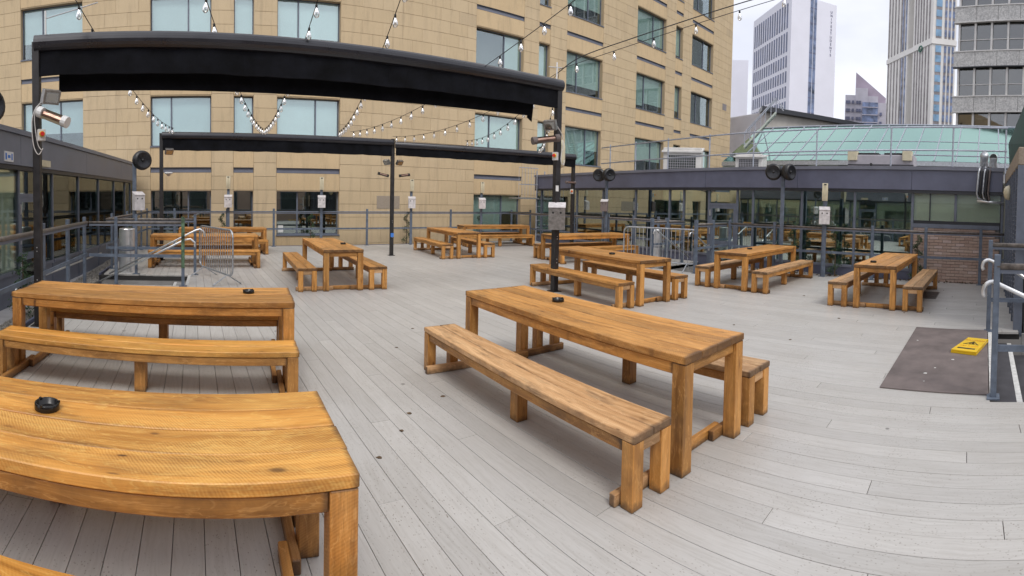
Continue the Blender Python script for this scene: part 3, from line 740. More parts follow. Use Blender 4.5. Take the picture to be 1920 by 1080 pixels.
# ------------------------------------------------------------------ picnic tables
TL,TW,TZ,BZ=2.72,.755,.76,.43
mesh_cache={}
def plank(L,W,T,mat,c=.006):
    k=(L,W,T,mat)
    if k not in mesh_cache: mesh_cache[k]=MB().cbox(-L/2,L/2,-W/2,W/2,-T/2,T/2,c).mesh('plank',mat)
    return mesh_cache[k]
def picnic(name,label,loc,rz,top,bench,leg,pale=False,near=.115):
    t=thing(name,label,'picnic table',loc,rz,'long wooden picnic tables set out on the deck')
    n=4; W=TW/n
    for i in range(n):
        put('table_plank',plank(TL,W-.004,.05,top,.004),t,(random.uniform(-.003,.003),-TW/2+W*(i+.5),TZ-.025+random.uniform(-.0015,.0015)))
    def leg_(x,y,z1,s): put('leg',plank(z1,s,s,leg,.004),t,(x,y,z1/2),(0,R(-90),0))
    for sx in (-1,1):
        for sy in (-1,1): leg_(sx*(TL/2-.055),sy*(TW/2-.055),TZ-.052,.10)
        put('end_apron',plank(TW-.22,.035,.075,leg),t,(sx*(TL/2-.045),0,TZ-.09),(0,0,R(90)))
    for sy in (-1,1): put('side_apron',plank(TL-.215,.035,.075,leg),t,(0,sy*(TW/2-.03),TZ-.09))
    for sb in (-1,1):
        yc=sb*(TW/2+(near if sb<0 else .115)+.175)
        for q in (-1,1): put('bench_plank',plank(TL,.169,.045,bench,.005),t,(random.uniform(-.004,.004),yc+q*.0875,BZ-.0225+random.uniform(-.001,.001)))
        for sx in (-1,1):
            for q in (-1,1): leg_(sx*(TL/2-.05),yc+q*.125,BZ-.047,.09)
            put('bench_end_apron',plank(.16,.03,.07,'wood_pale' if pale else leg),t,(sx*(TL/2-.03),yc,BZ-.083),(0,0,R(90)))
        leg_(0,yc+sb*-.03,BZ-.047,.10)
        for q in (-1,1): put('bench_side_apron',plank(TL-.195,.03,.07,leg),t,(0,yc+q*.145,BZ-.083))
    for sx in (-1,1):
        x=sx*(TL/2-.055-.075)
        put('foot_rail',plank(.70,.045,.075,'wood_leg'),t,(x,-.50,.038),(0,0,R(90)))
        put('foot_rail',plank(.70,.045,.075,'wood_pale' if pale else 'wood_leg'),t,(x-sx*.001,.52,.038),(0,0,R(90)))
        put('foot_rail',plank(.62,.045,.075,leg),t,(x-sx*.047,0,.038),(0,0,R(90)))
    return t
A0=picnic('picnic_table','honey coloured picnic table nearest the camera at lower left',(-.84,1.985,0),R(-1.2),'wood_honey','wood_honey','wood_orange',False,.03)
A1=picnic('picnic_table','picnic table with weathered greyish benches, large in the middle right of the deck',(2.9,3.06,0),R(89.2),'wood_orange','wood_worn','wood_orange',True)
A2=dup(A0,(-.555,4.83,0),R(-4.5),'second honey picnic table from the camera, beside the tall black post')
for c in A2.children:
    if c.data.name.startswith('plank') and c.name.startswith('table_plank'): c.data=plank(TL,TW/4-.004,.05,'wood_orange',.004)
for (x,y,rz,lb) in ((2.5,10.04,87.5,'picnic table standing alone just left of the slim black centre post'),
    (7.38,13.75,84,'picnic table end-on to the camera beside the spiral topiary and rear fence'),
    (10.35,15.9,-11,'picnic table in the far rear corner below the access ladder'),
    (6.75,6.5,84,'picnic table behind the black post that carries the steel ashtray box'),
    (10.30,10.72,-10,'picnic table at the right fence partly hidden by the crowd barrier'),
    (10.08,4.93,0.5,'picnic table between the barrier and the fence loudspeakers, seen lengthways'),
    (9.65,1.85,0,'picnic table next to the brown floor mat and drain cover')):
    dup(A1,(x,y,0),R(rz),lb)
dup(A1,(-.12,12.65,0),R(0),'picnic table behind the left crowd barrier, nearer one of the rear left pair')
dup(A1,(.42,15.5,0),R(0),'rearmost left picnic table, mostly hidden by the one in front')
for t in [o for o in bpy.data.objects if o.name.startswith('picnic_table') and o is not A0 and o is not A1 and o is not A2]:
    for c in t.children:
        if c.name.startswith('bench_plank') and t.location.y>6: c.data=plank(TL,.169,.045,'wood_orange',.005)

# ashtrays
def ash_mb():
    a=MB(); a.lathe([(0,.004),(.040,.004),(.046,.006),(.047,.030),(.052,.033),(.056,.030),(.057,.004),(.054,0),(0,0)],28); return a
ASH=tag(ash_mb().build('ashtray','ash_black',None,(-.71,2.06,TZ),(0,0,0),True),'round black ashtray on the nearest honey coloured table','ashtray','black ashtrays on the tables')
for k in range(3): MB().box(.044,.059,-.005,.005,.026,.035).xf(Matrix.Rotation(k*2.094+.4,4,'Z')).build('cigarette_rest','ash_black',ASH)
for (x,y,lb) in ((.39,4.83,'black ashtray on the second honey table beside the tall black post'),(3.03,3.52,'black ashtray on the large table in the middle right'),
    (2.72,9.75,'tiny black ashtray on the table standing alone left of the centre post'),(6.62,6.2,'black ashtray on the table behind the ashtray box post'),
    (9.75,5.0,'black ashtray on the table by the fence loudspeakers'),(8.75,1.98,'black ashtray on the table next to the brown mat')):
    dup(ASH,(x,y,TZ),random.uniform(0,3),lb)

# ------------------------------------------------------------------ fences
def fence(label,pts,posts,z0=0,zr=1.22,zm=.62,zt=1.33,ps=(.075,.05),rmat='rail_brown',endext=0,rr=.026,mid=True):
    F=thing('fence',label,'fence',(pts[0][0],pts[0][1],0))
    ox,oy=pts[0]
    for i in range(len(pts)-1):
        a=Vector((pts[i][0]-ox,pts[i][1]-oy,0)); b=Vector((pts[i+1][0]-ox,pts[i+1][1]-oy,0))
        MB().tube([a+Vector((0,0,zr)),b+Vector((0,0,zr))],rr,8).build('top_rail',rmat,F,smooth=True)
        dv=(b-a); an=math.atan2(dv.y,dv.x); L=dv.length
        MB().box(0,L,-.012,.012,zr-.065,zr-.03).build('rail_bracket_bar','frame_grey',F,a,(0,0,an))
        if mid: MB().box(0,L,-.012,.012,zm-.03,zm+.03).build('mid_rail','post_blue',F,a,(0,0,an))
    pm=mesh_cache.setdefault(('post',zt,ps,z0),MB().cbox(-ps[0]/2,ps[0]/2,-ps[1]/2,ps[1]/2,z0,zt,.004).mesh('post','post_blue'))
    bp=mesh_cache.setdefault(('bp',z0),MB().box(-.075,.075,-.06,.06,z0,z0+.012).mesh('base_plate','post_blue'))
    for (x,y,an) in posts:
        p=put('post',pm,F,(x-ox,y-oy,0),(0,0,R(an)))
        if z0==0: put('base_plate',bp,p,(0,0,0))
    return F
fence('slate fence running along the left edge beside the glazed pavilion',[(-2.38,2.4),(-2.38,9.40)],[(-2.42,4.2,90),(-2.42,6.9,90),(-2.42,8.2,90),(-2.42,9.36,90)],z0=-.2,zm=.60,ps=(.10,.05),rr=.032)
fence('short slate fence beside the left stairwell with a green stained end post',[(-2.34,9.42),(-.47,9.42)],[(-1.8,9.42,0),(-.5,9.42,0)],zm=.58,ps=(.06,.06))
fence('short slate fence on the far side of the left stairwell by the steel bin',[(-2.3,10.86),(-.28,10.86)],[(-1.62,10.86,0),(-.31,10.86,0)],zm=.58,ps=(.06,.06))
fence('slate fence along the rear left edge towards the stone building',[(-2.3,10.9),(-2.15,17.08)],[(-2.32,11.6,90),(-2.28,13.6,90),(-2.2,15.9,90),(-2.15,17.0,90)])
HX=[.62,3.92,7.35,10.42]
bp_posts=[(-1.2,17.08,0),(.62,17.08,0),(2.25,17.08,0),(5.66,17.08,0),(9.1,17.08,0),(12.0,17.08,0),(13.0,17.08,0)]
fence('long slate fence across the rear of the deck in front of the stone building',[(-2.15,17.08),(13.0,17.08)],bp_posts,rmat='post_blue',rr=.02)
fence('slate fence along the right edge behind the barred barrier, rear stretch',[(11.85,17.0),(11.85,8.3)],[(11.85,13.0,90),(11.85,11.3,90),(11.85,10.2,90),(11.85,9.2,90),(11.85,8.3,90)])
fence('short fence on the far side of the right stairwell',[(11.83,8.24),(10.32,8.24)],[(10.34,8.24,0),(11.0,8.24,0)],ps=(.09,.07))
fence('short fence on the near side of the right stairwell ending in a thick post',[(10.3,6.8),(11.83,6.8)],[(10.3,6.8,0),(11.1,6.8,0)],ps=(.09,.07),rr=.03)
fence('slate fence along the right edge in front of the brick and glass wall',[(11.83,6.75),(11.83,-.5)],[(11.83,6.7,90),(11.83,5.35,90),(11.83,4.0,90),(11.83,2.72,90),(11.83,1.4,90),(11.83,.08,90)],zr=1.23)
fence('scuffed slate guard rail at the near side of the mat and steps',[(4.6,-.13),(4.6,-2.2)],[(4.6,-.13,0)],zr=1.22,zm=.46,ps=(.058,.058),rr=.032)
fence('slate guard rail on the far side of the mat and steps',[(7.2,-.10),(7.2,-2.2)],[(7.2,-.10,0)],zr=1.26,zm=.46,ps=(.062,.062),rr=.032)

gp=MB().cbox(-.032,.032,-.032,.032,.35,1.335,.004).build('green_stain','stain_green',[o for o in bpy.data.objects if o.get('label','').startswith('short slate fence beside the left stairwell')][0],(1.84,0,0))
# stair handrails in bright steel
def handrail(label,pts,r=.022,cat='handrail'):
    P=[Vector(p) for p in pts]
    return tag(MB().tube(P,r,10).build('handrail','steel',None,smooth=True),label,cat,'bright steel handrails of the stairwells')
def crook(x,y,z,dx,dy,r=.09):
    out=[]
    for i in range(7):
        a=R(-40+i*22); out.append((x+dx*(-r*math.cos(a)),y+dy*(-r*math.cos(a)),z-r+r*math.sin(a)))
    return out
handrail('tubular steel handrail with curled end on the near post beside the mat',crook(4.72,-.10,1.06,0,-1)[::1]+[(4.72,-.4,.93),(4.72,-1.6,.2)],.022)
handrail('tubular steel handrail with curled end at the far post beside the mat',crook(7.08,-.08,1.05,0,-1)+[(7.08,-.4,.93),(7.08,-1.6,.2)],.026)
handrail('steel handrail sloping down in front of the left cylindrical bin, upper one',[(-.10,10.70,.86),(-.12,10.70,.97),(-.20,10.70,1.02),(-.3,10.70,.99),(-2.2,10.70,.02)],.02)
handrail('steel handrail sloping down beside the green stained post, lower one',[(-.28,9.56,.74),(-.28,9.56,.83),(-.36,9.56,.90),(-.48,9.56,.88),(-2.2,9.56,.02)],.02)
handrail('steel handrail descending behind the crowd barrier towards the pavilion door',[(10.2,8.08,.92),(10.24,8.08,1.0),(10.32,8.08,1.02),(11.9,8.08,.18)],.02)
handrail('steel handrail descending beside the thick post of the right stairwell',[(10.22,6.94,.92),(10.25,6.94,1.0),(10.34,6.94,1.02),(11.9,6.94,.18)],.02)
handrail('white handrail low along the left pavilion wall',[(-3.05,7.2,.02),(-3.02,7.3,.26),(-3.0,7.5,.30),(-2.88,9.4,.30),(-2.72,12.2,.30)],.02)

# ------------------------------------------------------------------ crowd barriers
def barrier(label,loc,rz,L=2.1):
    B=thing('crowd_barrier',label,'barrier',loc,rz,'steel crowd barriers at the stairwells')
    r=.14; z0,z1=.20,1.08; pts=[]
    for (cx,cz,a0) in ((L/2-r,z1-r,0),(-L/2+r,z1-r,90),(-L/2+r,z0+r,180),(L/2-r,z0+r,270)):
        for k in range(5):
            a=R(a0+k*22.5); pts.append((cx+r*math.cos(a),0,cz+r*math.sin(a)))
    pts.append(pts[0]); MB().tube(pts,.019,8,False).build('frame','galvanised',B,smooth=True)
    n=14 if L<1.8 else 17; bar=MB().tube([(0,0,z0+.02),(0,0,z1-.02)],.009,5).mesh('bar','galvanised')
    for i in range(n): put('bar',bar,B,(-L/2+L*(i+1)/(n+1),0,0))
    for sx in (-1,1):
        MB().tube([(sx*(L/2-.25),-.30,.012),(sx*(L/2-.25),0,z0),(sx*(L/2-.25),.30,.012)],.015,6).build('foot','galvanised',B)
    return B
barrier('galvanised crowd barrier angled across the top of the left stairwell',(.12,10.13,0),R(-68),1.75)
barrier('galvanised crowd barrier standing across the right stairwell',(10.22,7.9,0),R(-77),2.1)

# ------------------------------------------------------------------ bins
def bin_(label,loc,r=.17,h=1.0):
    t=thing('steel_bin',label,'bin',loc)
    MB().lathe([(0,0),(r,0),(r,h-.02),(r-.01,h),(0,h)],28).build('drum','steel',t,smooth=False)
    MB().lathe([(r+.004,h*.50),(r+.004,h*.53)],28).build('band','frame_grey',t); return t
bin_('tall cylindrical steel bin beside the left stairwell',(-1.87,11.15,0),.19)
bin_('tall cylindrical steel bin seen through the right crowd barrier',(10.95,8.55,0),.15,1.0)

# ------------------------------------------------------------------ awnings and posts
def awning_post(name,label,x,y,h,s=.1,mat='black_steel'):
    t=thing(name,label,'post',(x,y,0),0,'black awning posts')
    MB().cbox(-s/2,s/2,-s/2,s/2,0.01,h,.006).build('shaft',mat,t); MB().box(-s*.9,s*.9,-s*.9,s*.9,0,.012).build('base_plate',mat,t)
    for z in (.55,.62,1.0,1.05): MB().tube([(0,-s/2,z),(0,-s/2-.006,z)],.008,6).build('bolt','steel',t)
    return t
AX,AY,BX,BY,CX,CY,DX,DY,EX,EY=-2.23,6.17,6.05,7.15,5.37,13.84,-1.3,13.42,10.95,12.1
awning_post('awning_post','tall black post at left carrying a floodlight and tubular heater',AX,AY,3.75,.10)
awning_post('awning_post','tall black post in the centre right with the steel ashtray box',BX,BY,3.95,.11)
awning_post('awning_post','slim black post in the middle of the rear awnings with a blue sticker',CX,CY,3.5,.10)
awning_post('awning_post','slim black post at the left end of the rear awnings',DX,DY,3.45,.10)
awning_post('awning_post','slim black post at the right end of the rear awnings',EX,EY,3.2,.10)
def awning(label,P,Q,ztP,ztQ,roll,val,back=None,sg=.015):
    A=thing('awning',label,'awning',(P[0],P[1],0))
    a=Vector((0,0,ztP-roll)); b=Vector((Q[0]-P[0],Q[1]-P[1],ztQ-roll)); u=(b-a).normalized(); nrm=Vector((u.y,-u.x,0)).normalized()
    # half round cassette with flat back
    prof=[(roll*math.cos(t),roll*math.sin(t)) for t in [R(x) for x in range(-100,101,20)]]
    mb=MB(); N=14
    for i in range(N+1):
        c=a+(b-a)*i/N
        sag=-sg*math.sin(math.pi*i/N)
        for (px,pz) in prof+[(-roll*.9,roll*.95),(-roll*.9,-roll*.95)]: mb.v.append(tuple(c+nrm*px*.9+Vector((0,0,pz+sag))))
    n=len(prof)+2
    for i in range(N):
        for k in range(n): mb.f.append((i*n+k,(i+1)*n+k,(i+1)*n+(k+1)%n,i*n+(k+1)%n))
    mb.f.append(tuple(range(n))); mb.f.append(tuple(N*n+k for k in range(n))[::-1])
    o=mb.build('cassette','awning_case',A,smooth=False)
    MB().tube([a+(b-a)*(i/14)+Vector((0,0,roll*.97-sg*math.sin(math.pi*i/14)))-nrm*.05 for i in range(15)],.02,6).build('top_bar','awning_case',A)
    fb=MB(); M_=28
    for i in range(M_+1):
        c=a+(b-a)*(.004+.992*i/M_)+nrm*(.02+.012*math.sin(i*1.9))+Vector((0,0,-sg*math.sin(math.pi*i/M_)))
        dz=-roll-val+.005*math.sin(i*2.7)+.005*math.sin(i*1.1)
        fb.v += [tuple(c+Vector((0,0,-roll*.8))),tuple(c+nrm*.012+Vector((0,0,dz))),tuple(c-nrm*.006+Vector((0,0,dz-.004))),tuple(c-nrm*.018+Vector((0,0,-roll*.8)))]
    for i in range(M_):
        for k in range(4): fb.f.append((i*4+k,(i+1)*4+k,(i+1)*4+(k+1)%4,i*4+(k+1)%4))
    fb.build('valance','awning_fabric',A,smooth=False)
    if back:
        s0,s1,z0,z1=back; L=(b-a).length
        f2=MB()
        for i in range(25):
            s=s0+(L-s0-s1)*i/24; c=a+u*s-nrm*.22+Vector((0,0,-sg*math.sin(math.pi*s/L)))
            f2.v += [tuple(c+Vector((0,0,-z0+.0))),tuple(c+nrm*.02+Vector((0,0,-z1+.008*math.sin(i*1.7)))),tuple(c-nrm*.03+Vector((0,0,-z1+.005))),tuple(c-nrm*.05+Vector((0,0,-z0)))]
        for i in range(24):
            for k in range(4): f2.f.append((i*4+k,(i+1)*4+k,(i+1)*4+(k+1)%4,i*4+(k+1)%4))
        f2.f.append((0,1,2,3)); f2.f.append((96,99,98,97))
        f2.build('front_bar_fabric','awning_fabric',A)
        c=a+u*(L-s1)-nrm*.23
        MB().add([tuple(c+Vector((0,0,-z0))),tuple(c+u*.06+Vector((0,0,-z0-.08))),tuple(c+u*.02+Vector((0,0,-z1-.12))),tuple(c-u*.10+Vector((0,0,-z1-.05))),tuple(c-u*.05+Vector((0,0,-z0-.1)))]+
                 [tuple(c-nrm*.01+Vector((0,0,-z0))),tuple(c-nrm*.01+u*.06+Vector((0,0,-z0-.08))),tuple(c-nrm*.01+u*.02+Vector((0,0,-z1-.12))),tuple(c-nrm*.01-u*.10+Vector((0,0,-z1-.05))),tuple(c-nrm*.01-u*.05+Vector((0,0,-z0-.1)))],
                 [(0,1,2,3,4),(9,8,7,6,5)]+[(i,i+5,(i+1)%5+5,(i+1)%5) for i in range(5)]).build('torn_flap','awning_fabric',A)
    return A
awning('long black retractable awning rolled up across the near posts',(AX-.02,AY),(BX+.06,BY),3.84,4.01,.115,.31,(.28,.55,.30,.59),.075)
awning('black rolled awning spanning the rear left posts',(DX+.02,DY-.06),(CX-.04,CY-.06),3.47,3.47,.095,.30)
awning('black rolled awning spanning the rear right posts',(CX+.045,CY-.08),(EX+.02,EY-.08),3.41,3.27,.095,.22)

def floodlight(label,loc,rz,tilt,s=.2,arm=.1):
    t=thing('floodlight',label,'floodlight',loc,rz,'floodlights on the awning posts')
    h=MB().box(-s/2,s/2,-.05,.03,-s*.38,s*.38); h.xf(Matrix.Rotation(tilt,4,'X')); h.build('housing','box_steel',t)
    h=MB().box(-s*.38,s*.38,-.056,-.05,-s*.27,s*.27); h.xf(Matrix.Rotation(tilt,4,'X')); h.build('lens','lens_glass',t)
    h=MB().box(-s*.3,s*.3,-.0515,-.0505,-s*.2,s*.2); h.xf(Matrix.Rotation(tilt,4,'X')); h.build('reflector','cream_plastic',t)
    MB().box(-.03,.03,.03,.03+arm,-.02,.02).build('bracket','box_steel',t); return t
def heater(label,loc,rz,tilt=0,L=.42,r=.055,mat='white_plastic'):
    t=thing('patio_heater',label,'heater',loc,rz,'tubular heaters on the awning posts')
    T=Matrix.Rotation(tilt,4,'Y')
    for sx in (-1,1): MB().tube([(sx*L*.5,0,0),(sx*L*.34,0,0)],r,14).xf(T).build('end_cap',mat,t,smooth=False)
    c=MB()
    for k in range(9):
        a=R(20+k*27.5); c.v+= [(-L*.34,-r*.9*math.sin(a)*-1,r*.9*math.cos(a)),(L*.34,-r*.9*math.sin(a)*-1,r*.9*math.cos(a))]
    for k in range(8): c.f.append((2*k,2*k+1,2*k+3,2*k+2))
    c.xf(T).build('shroud',mat if mat!='white_plastic' else 'cream_plastic',t)
    MB().tube([(-L*.34,0,0),(L*.34,0,0)],r*.55,8).xf(T).build('element','heater_face',t)
    MB().tube([(0,.0,0),(0,.09,.03)],.012,6).build('bracket','box_steel',t); return t
def switch(label,loc,rz):
    t=thing('isolator_switch',label,'switch',loc,rz,'red and yellow isolator switches')
    MB().cbox(-.05,.05,-.035,.035,-.075,.075,.006).build('box','ac_white',t)
    MB().lathe([(0,0),(.036,0),(.036,.03),(0,.03)],14).xf(Matrix.Translation((0,-.035,.01))@Matrix.Rotation(R(90),4,'X')).build('collar','switch_yellow',t)
    MB().lathe([(0,.03),(.028,.03),(.026,.055),(0,.055)],12).xf(Matrix.Translation((0,-.035,.01))@Matrix.Rotation(R(90),4,'X')).build('knob','red_plastic',t); return t
floodlight('grey floodlight tilted down, high on the left black post',(AX+.20,AY-.04,3.02),R(48),R(25),.24,.1)
heater('white tubular heater on the left black post below its floodlight',(AX+.26,AY-.12,2.74),R(-12),R(23),.46,.075)
switch('red and yellow isolator switch on the left black post',(AX+.09,AY-.09,2.52),R(30))
floodlight('grey floodlight facing down left, high on the ashtray box post',(BX-.24,BY-.08,3.12),R(-62),R(28),.24,.1)
heater('brown tubular heater on the ashtray box post pointing left',(BX-.36,BY-.1,2.84),R(-14),R(-10),.55,.07,'mat_brown')
switch('red and yellow isolator switch on the ashtray box post',(BX-.12,BY-.09,2.55),R(-62))
for (dx,rz,lb) in ((-.2,-60,'small floodlight left of the centre rear post'),(.2,15,'small floodlight right of the centre rear post')):
    floodlight(lb,(CX+dx,CY-.06,2.80),R(rz),R(35),.2,.06)
for (dx,tl,lb) in ((-.32,12,'dark tubular heater left of the centre rear post'),(.36,-8,'dark tubular heater right of the centre rear post')):
    heater(lb,(CX+dx,CY-.08,2.42),0,R(tl),.34,.045,'grille')
floodlight('pale floodlight under the left end of the rear awning',(DX+.22,DY-.1,2.95),R(20),R(40),.22,.05)
tag(MB().lathe([(0,.04),(.09,.04),(.12,.07),(.10,.09),(.03,-.02),(.0,-.02)],14).build('siren','white_plastic',None,(DX+.20,DY-.05,2.30),smooth=True),'white cone shaped alarm lamp on the rear left post','lamp')
heater('dark tubular heater on the right rear post',(EX-.18,EY-.08,2.35),0,R(0),.42,.045,'mat_brown')
switch('small isolator switch on the right rear post',(EX-.10,EY-.06,2.05),R(-40))
def cable(label,pts,r=.007,mat='cable_white'):
    P=[Vector(p) for p in pts]; Q=[]
    for i in range(len(P)-1):
        p0,p1,p2,p3=P[max(i-1,0)],P[i],P[i+1],P[min(i+2,len(P)-1)]
        for k in range(6):
            t=k/6; Q.append(.5*((2*p1)+(-p0+p2)*t+(2*p0-5*p1+4*p2-p3)*t*t+(-p0+3*p1-3*p2+p3)*t**3))
    Q.append(P[-1]); return tag(MB().tube(Q,r,6).build('cable',mat,None,smooth=True),label,'cable')
cable('white cable looping down the left black post from heater to switch',[(AX+.12,AY-.08,2.93),(AX+.02,AY-.09,2.88),(AX-.04,AY-.09,2.7),(AX-.02,AY-.09,2.4),(AX+.05,AY-.1,2.27),(AX+.11,AY-.09,2.35)])
cable('white cable from the left floodlight hanging inside the longer loop',[(AX+.16,AY-.08,3.0),(AX+.05,AY-.10,2.9),(AX+.0,AY-.10,2.75),(AX+.04,AY-.10,2.42),(AX+.10,AY-.1,2.32)],.006)
cable('grey cable curling down the ashtray box post',[(BX-.1,BY-.11,3.1),(BX+.03,BY-.1,2.95),(BX+.06,BY-.1,2.75),(BX+.02,BY-.1,2.62),(BX+.0,BY-.12,2.45),(BX+.06,BY-.12,2.4),(BX+.09,BY-.1,2.5)],.008)
tag(MB().lathe([(0,0),(.07,.02),(.09,.12),(.09,.42),(.06,.52),(0,.55)],14).build('cable_shroud','cream_plastic',None,(BX+.12,BY+.04,2.35),smooth=True),'pale bulging lamp cover strapped behind the ashtray box post','lamp cover')
# ashtray boxes and slim heaters on fence poles
def ashbox(label,loc,rz,mat='box_white',s=1.0):
    t=thing('ashtray_box',label,'ashtray box',loc,rz,'wall ashtray boxes on the poles')
    w_,h_,d_=.13*s,.42*s,.14*s
    MB().add([(-w_,-d_,-h_/2),(w_,-d_,-h_/2),(w_,0,-h_/2),(-w_,0,-h_/2),(-w_,-d_,h_/2-.07*s),(w_,-d_,h_/2-.07*s),(w_,0,h_/2),(-w_,0,h_/2)],[(0,3,2,1),(4,5,6,7),(0,1,5,4),(1,2,6,5),(2,3,7,6),(3,0,4,7)]).build('box',mat,t)
    MB().add([(-w_*1.05,-d_*1.1,h_/2-.072*s),(w_*1.05,-d_*1.1,h_/2-.072*s),(w_*1.05,.005,h_/2+.006),(-w_*1.05,.005,h_/2+.006),(-w_*1.05,-d_*1.1,h_/2-.06*s),(w_*1.05,-d_*1.1,h_/2-.06*s),(w_*1.05,.005,h_/2+.018),(-w_*1.05,.005,h_/2+.018)],[(0,3,2,1),(4,5,6,7),(0,1,5,4),(1,2,6,5),(2,3,7,6),(3,0,4,7)]).build('lid','box_white',t)
    for q in (-1,1):
        MB().lathe([(0,0),(.018*s,0),(.018*s,.004),(0,.004)],10).xf(Matrix.Translation((q*.06*s,-d_,.06*s))@Matrix.Rotation(R(90),4,'X')).build('slot','ink_black',t)
    return t
def slimheater(label,loc,rz):
    t=thing('slim_heater',label,'heater',loc,rz,'slim upright heaters on fence poles')
    b=MB(); n=9
    for i in range(n+1):
        z=-.22+.44*i/n; yy=-.05-.03*math.sin(math.pi*i/n)
        b.v+=[(-.07,yy,z),(.07,yy,z),(.07,.0,z),(-.07,.0,z)]
    for i in range(n):
        for k in range(4): b.f.append((i*4+k,i*4+(k+1)%4,(i+1)*4+(k+1)%4,(i+1)*4+k))
    b.f.append((0,3,2,1)); b.f.append((n*4,n*4+1,n*4+2,n*4+3)); b.build('casing','cream_plastic',t)
    c=MB()
    for i in range(n):
        z=-.17+.32*i/n; yy=-.053-.03*math.sin(math.pi*(.1+.8*i/n)); c.box(-.028,.028,yy-.006,yy,z,z+.03)
    stuff(c.build('reflector','cream_plastic',t)); MB().box(-.03,.03,-.075,-.052,.17,.2).build('badge','ink_black',t); return t
def fpole(label,x,y,h,rz=0):
    return tag(MB().cbox(-.045,.045,-.03,.03,0,h,.004).build('pole','post_blue',None,(x,y,0),(0,0,rz)),label,'pole','equipment poles behind the fences')
for i,(x,lb) in enumerate(((.66,'left of'),(3.92,'second along'),(7.35,'third along, beside the spiral topiary on'),(10.42,'rightmost on'))):
    fpole('slate pole with heater and box, %s the rear fence'%lb,x,16.96,2.0)
    slimheater('slim cream heater on the pole %s the rear fence'%lb,(x,16.92,2.22),R(-10))
    ashbox('pale ashtray box on the pole %s the rear fence'%lb,(x,16.92,1.58),R(-8-4*i))
fpole('slate pole with slim heater and white ashtray box at the right fence',11.77,3.95,2.0,R(90))
slimheater('slim cream heater above the white ashtray box on the right fence',(11.72,3.95,2.13),R(-68))
ashbox('white ashtray box with stickers on the right fence pole',(11.72,3.95,1.54),R(-68),'box_white',1.0)
fpole('slate pole carrying twin loudspeakers at the right fence',11.72,5.1,2.75,R(90))
fpole('slate pole carrying twin loudspeakers behind the right hand barrier',11.72,11.3,2.8,R(90))
ashbox('small brown ashtray box on the loudspeaker pole behind the barrier',(11.66,11.3,1.62),R(-60),'mat_brown',.9)
fpole('slate pole carrying a black loudspeaker by the left pavilion corner',-1.75,11.5,2.55)
ashbox('grey ashtray box on the loudspeaker pole at the left',(-1.68,11.45,1.62),R(35),'box_white',1.0)
AB=ashbox('large steel ashtray box with a white sticker on the central black post',(BX-.02,BY-.06,1.43),R(-42),'box_steel',1.18)
stk=MB().box(-.156,-.1545,-.13,-.06,-.10,.12).build('sticker','white_plastic',AB)
MB().box(-.06,.01,-.003,0,0,.0).v
tag(MB().cbox(-.035,.035,-.004,0,-.05,.06,.001).build('sticker','white_plastic',None,(BX-.03,BY-.057,1.95)),'torn white sticker on the central black post above the ashtray box','sticker')
tag(MB().cbox(-.05,.05,-.004,0,-.06,.06,.001).build('sticker','sticker_blue',None,(CX-.0,CY-.052,.62)),'blue and white sticker low on the slim centre rear post','sticker')
def speaker(label,loc,rz,s=.2):
    t=thing('loudspeaker',label,'loudspeaker',loc,rz,'round black loudspeakers')
    MB().lathe([(0,-.9*s),(.55*s,-.8*s),(.95*s,-.35*s),(1.05*s,.1*s),(.98*s,.42*s),(.8*s,.5*s)],22).xf(Matrix.Rotation(R(90),4,'X')@Matrix.Scale(1,4)).build('body','speaker_black',t,smooth=True)
    MB().lathe([(.8*s,.5*s),(.55*s,.42*s),(.2*s,.3*s),(0,.34*s)],22).xf(Matrix.Rotation(R(90),4,'X')).build('grille','grille',t,smooth=True)
    MB().lathe([(.16*s,.36*s),(.12*s,.42*s),(0,.43*s)],12).xf(Matrix.Rotation(R(90),4,'X')).build('dome','speaker_black',t,smooth=True)
    MB().box(-.02,.02,s*.5,s*.95,-.03,.03).build('bracket','frame_grey',t); return t
speaker('large round black loudspeaker on the pole by the left pavilion',(-1.55,11.3,2.56),R(35),.22)
speaker('black loudspeaker cut by the left edge of the picture',(-2.64,5.5,2.84),R(60),.22)
fpole('slate pole of the loudspeaker at the extreme left',-2.68,5.7,3.0)
for (y,lb) in ((5.1,'on the fence pole near the slim heater'),(11.3,'on the fence pole behind the barrier')):
    speaker('left of the two round black loudspeakers '+lb,(11.6,y+.22,2.62),R(-70),.21)
    speaker('right of the two round black loudspeakers '+lb,(11.6,y-.2,2.62),R(-15),.21)

# ------------------------------------------------------------------ string lights
bulb_me=MB().lathe([(.014,0),(.017,-.02),(.031,-.050),(.037,-.078),(.032,-.104),(.017,-.122),(0,-.127)],10).mesh('bulb','bulb_glass',True)
sock_me=MB().lathe([(0,.045),(.012,.042),(.016,.03),(.016,-.005),(0,-.006)],8).mesh('socket','bulb_socket',True)
fil_me=MB().lathe([(0,-.02),(.007,-.03),(.009,-.06),(.004,-.08),(0,-.082)],6).mesh('filament','white_plastic',True)
def string(label,P,Q,sag,n,skip=0.0):
    P,Q=Vector(P),Vector(Q); t=thing('string_light',label,'string lights',P,0,'festoon strings of clear bulbs over the deck')
    pts=[]
    for i in range(33):
        s=i/32; p=(Q-P)*s; p.z-=4*sag*s*(1-s); pts.append(p)
    MB().tube(pts,.006,5).build('cord','cable_black',t)
    for i in range(n):
        s=(i+.5)/n
        if s<skip: continue
        p=(Q-P)*s; p.z-=4*sag*s*(1-s)
        b=put('bulb',bulb_me,t,p+Vector((0,0,-.045)),(random.uniform(-.08,.08),random.uniform(-.08,.08),0)); put('socket',sock_me,b); put('filament',fil_me,b)
    return t
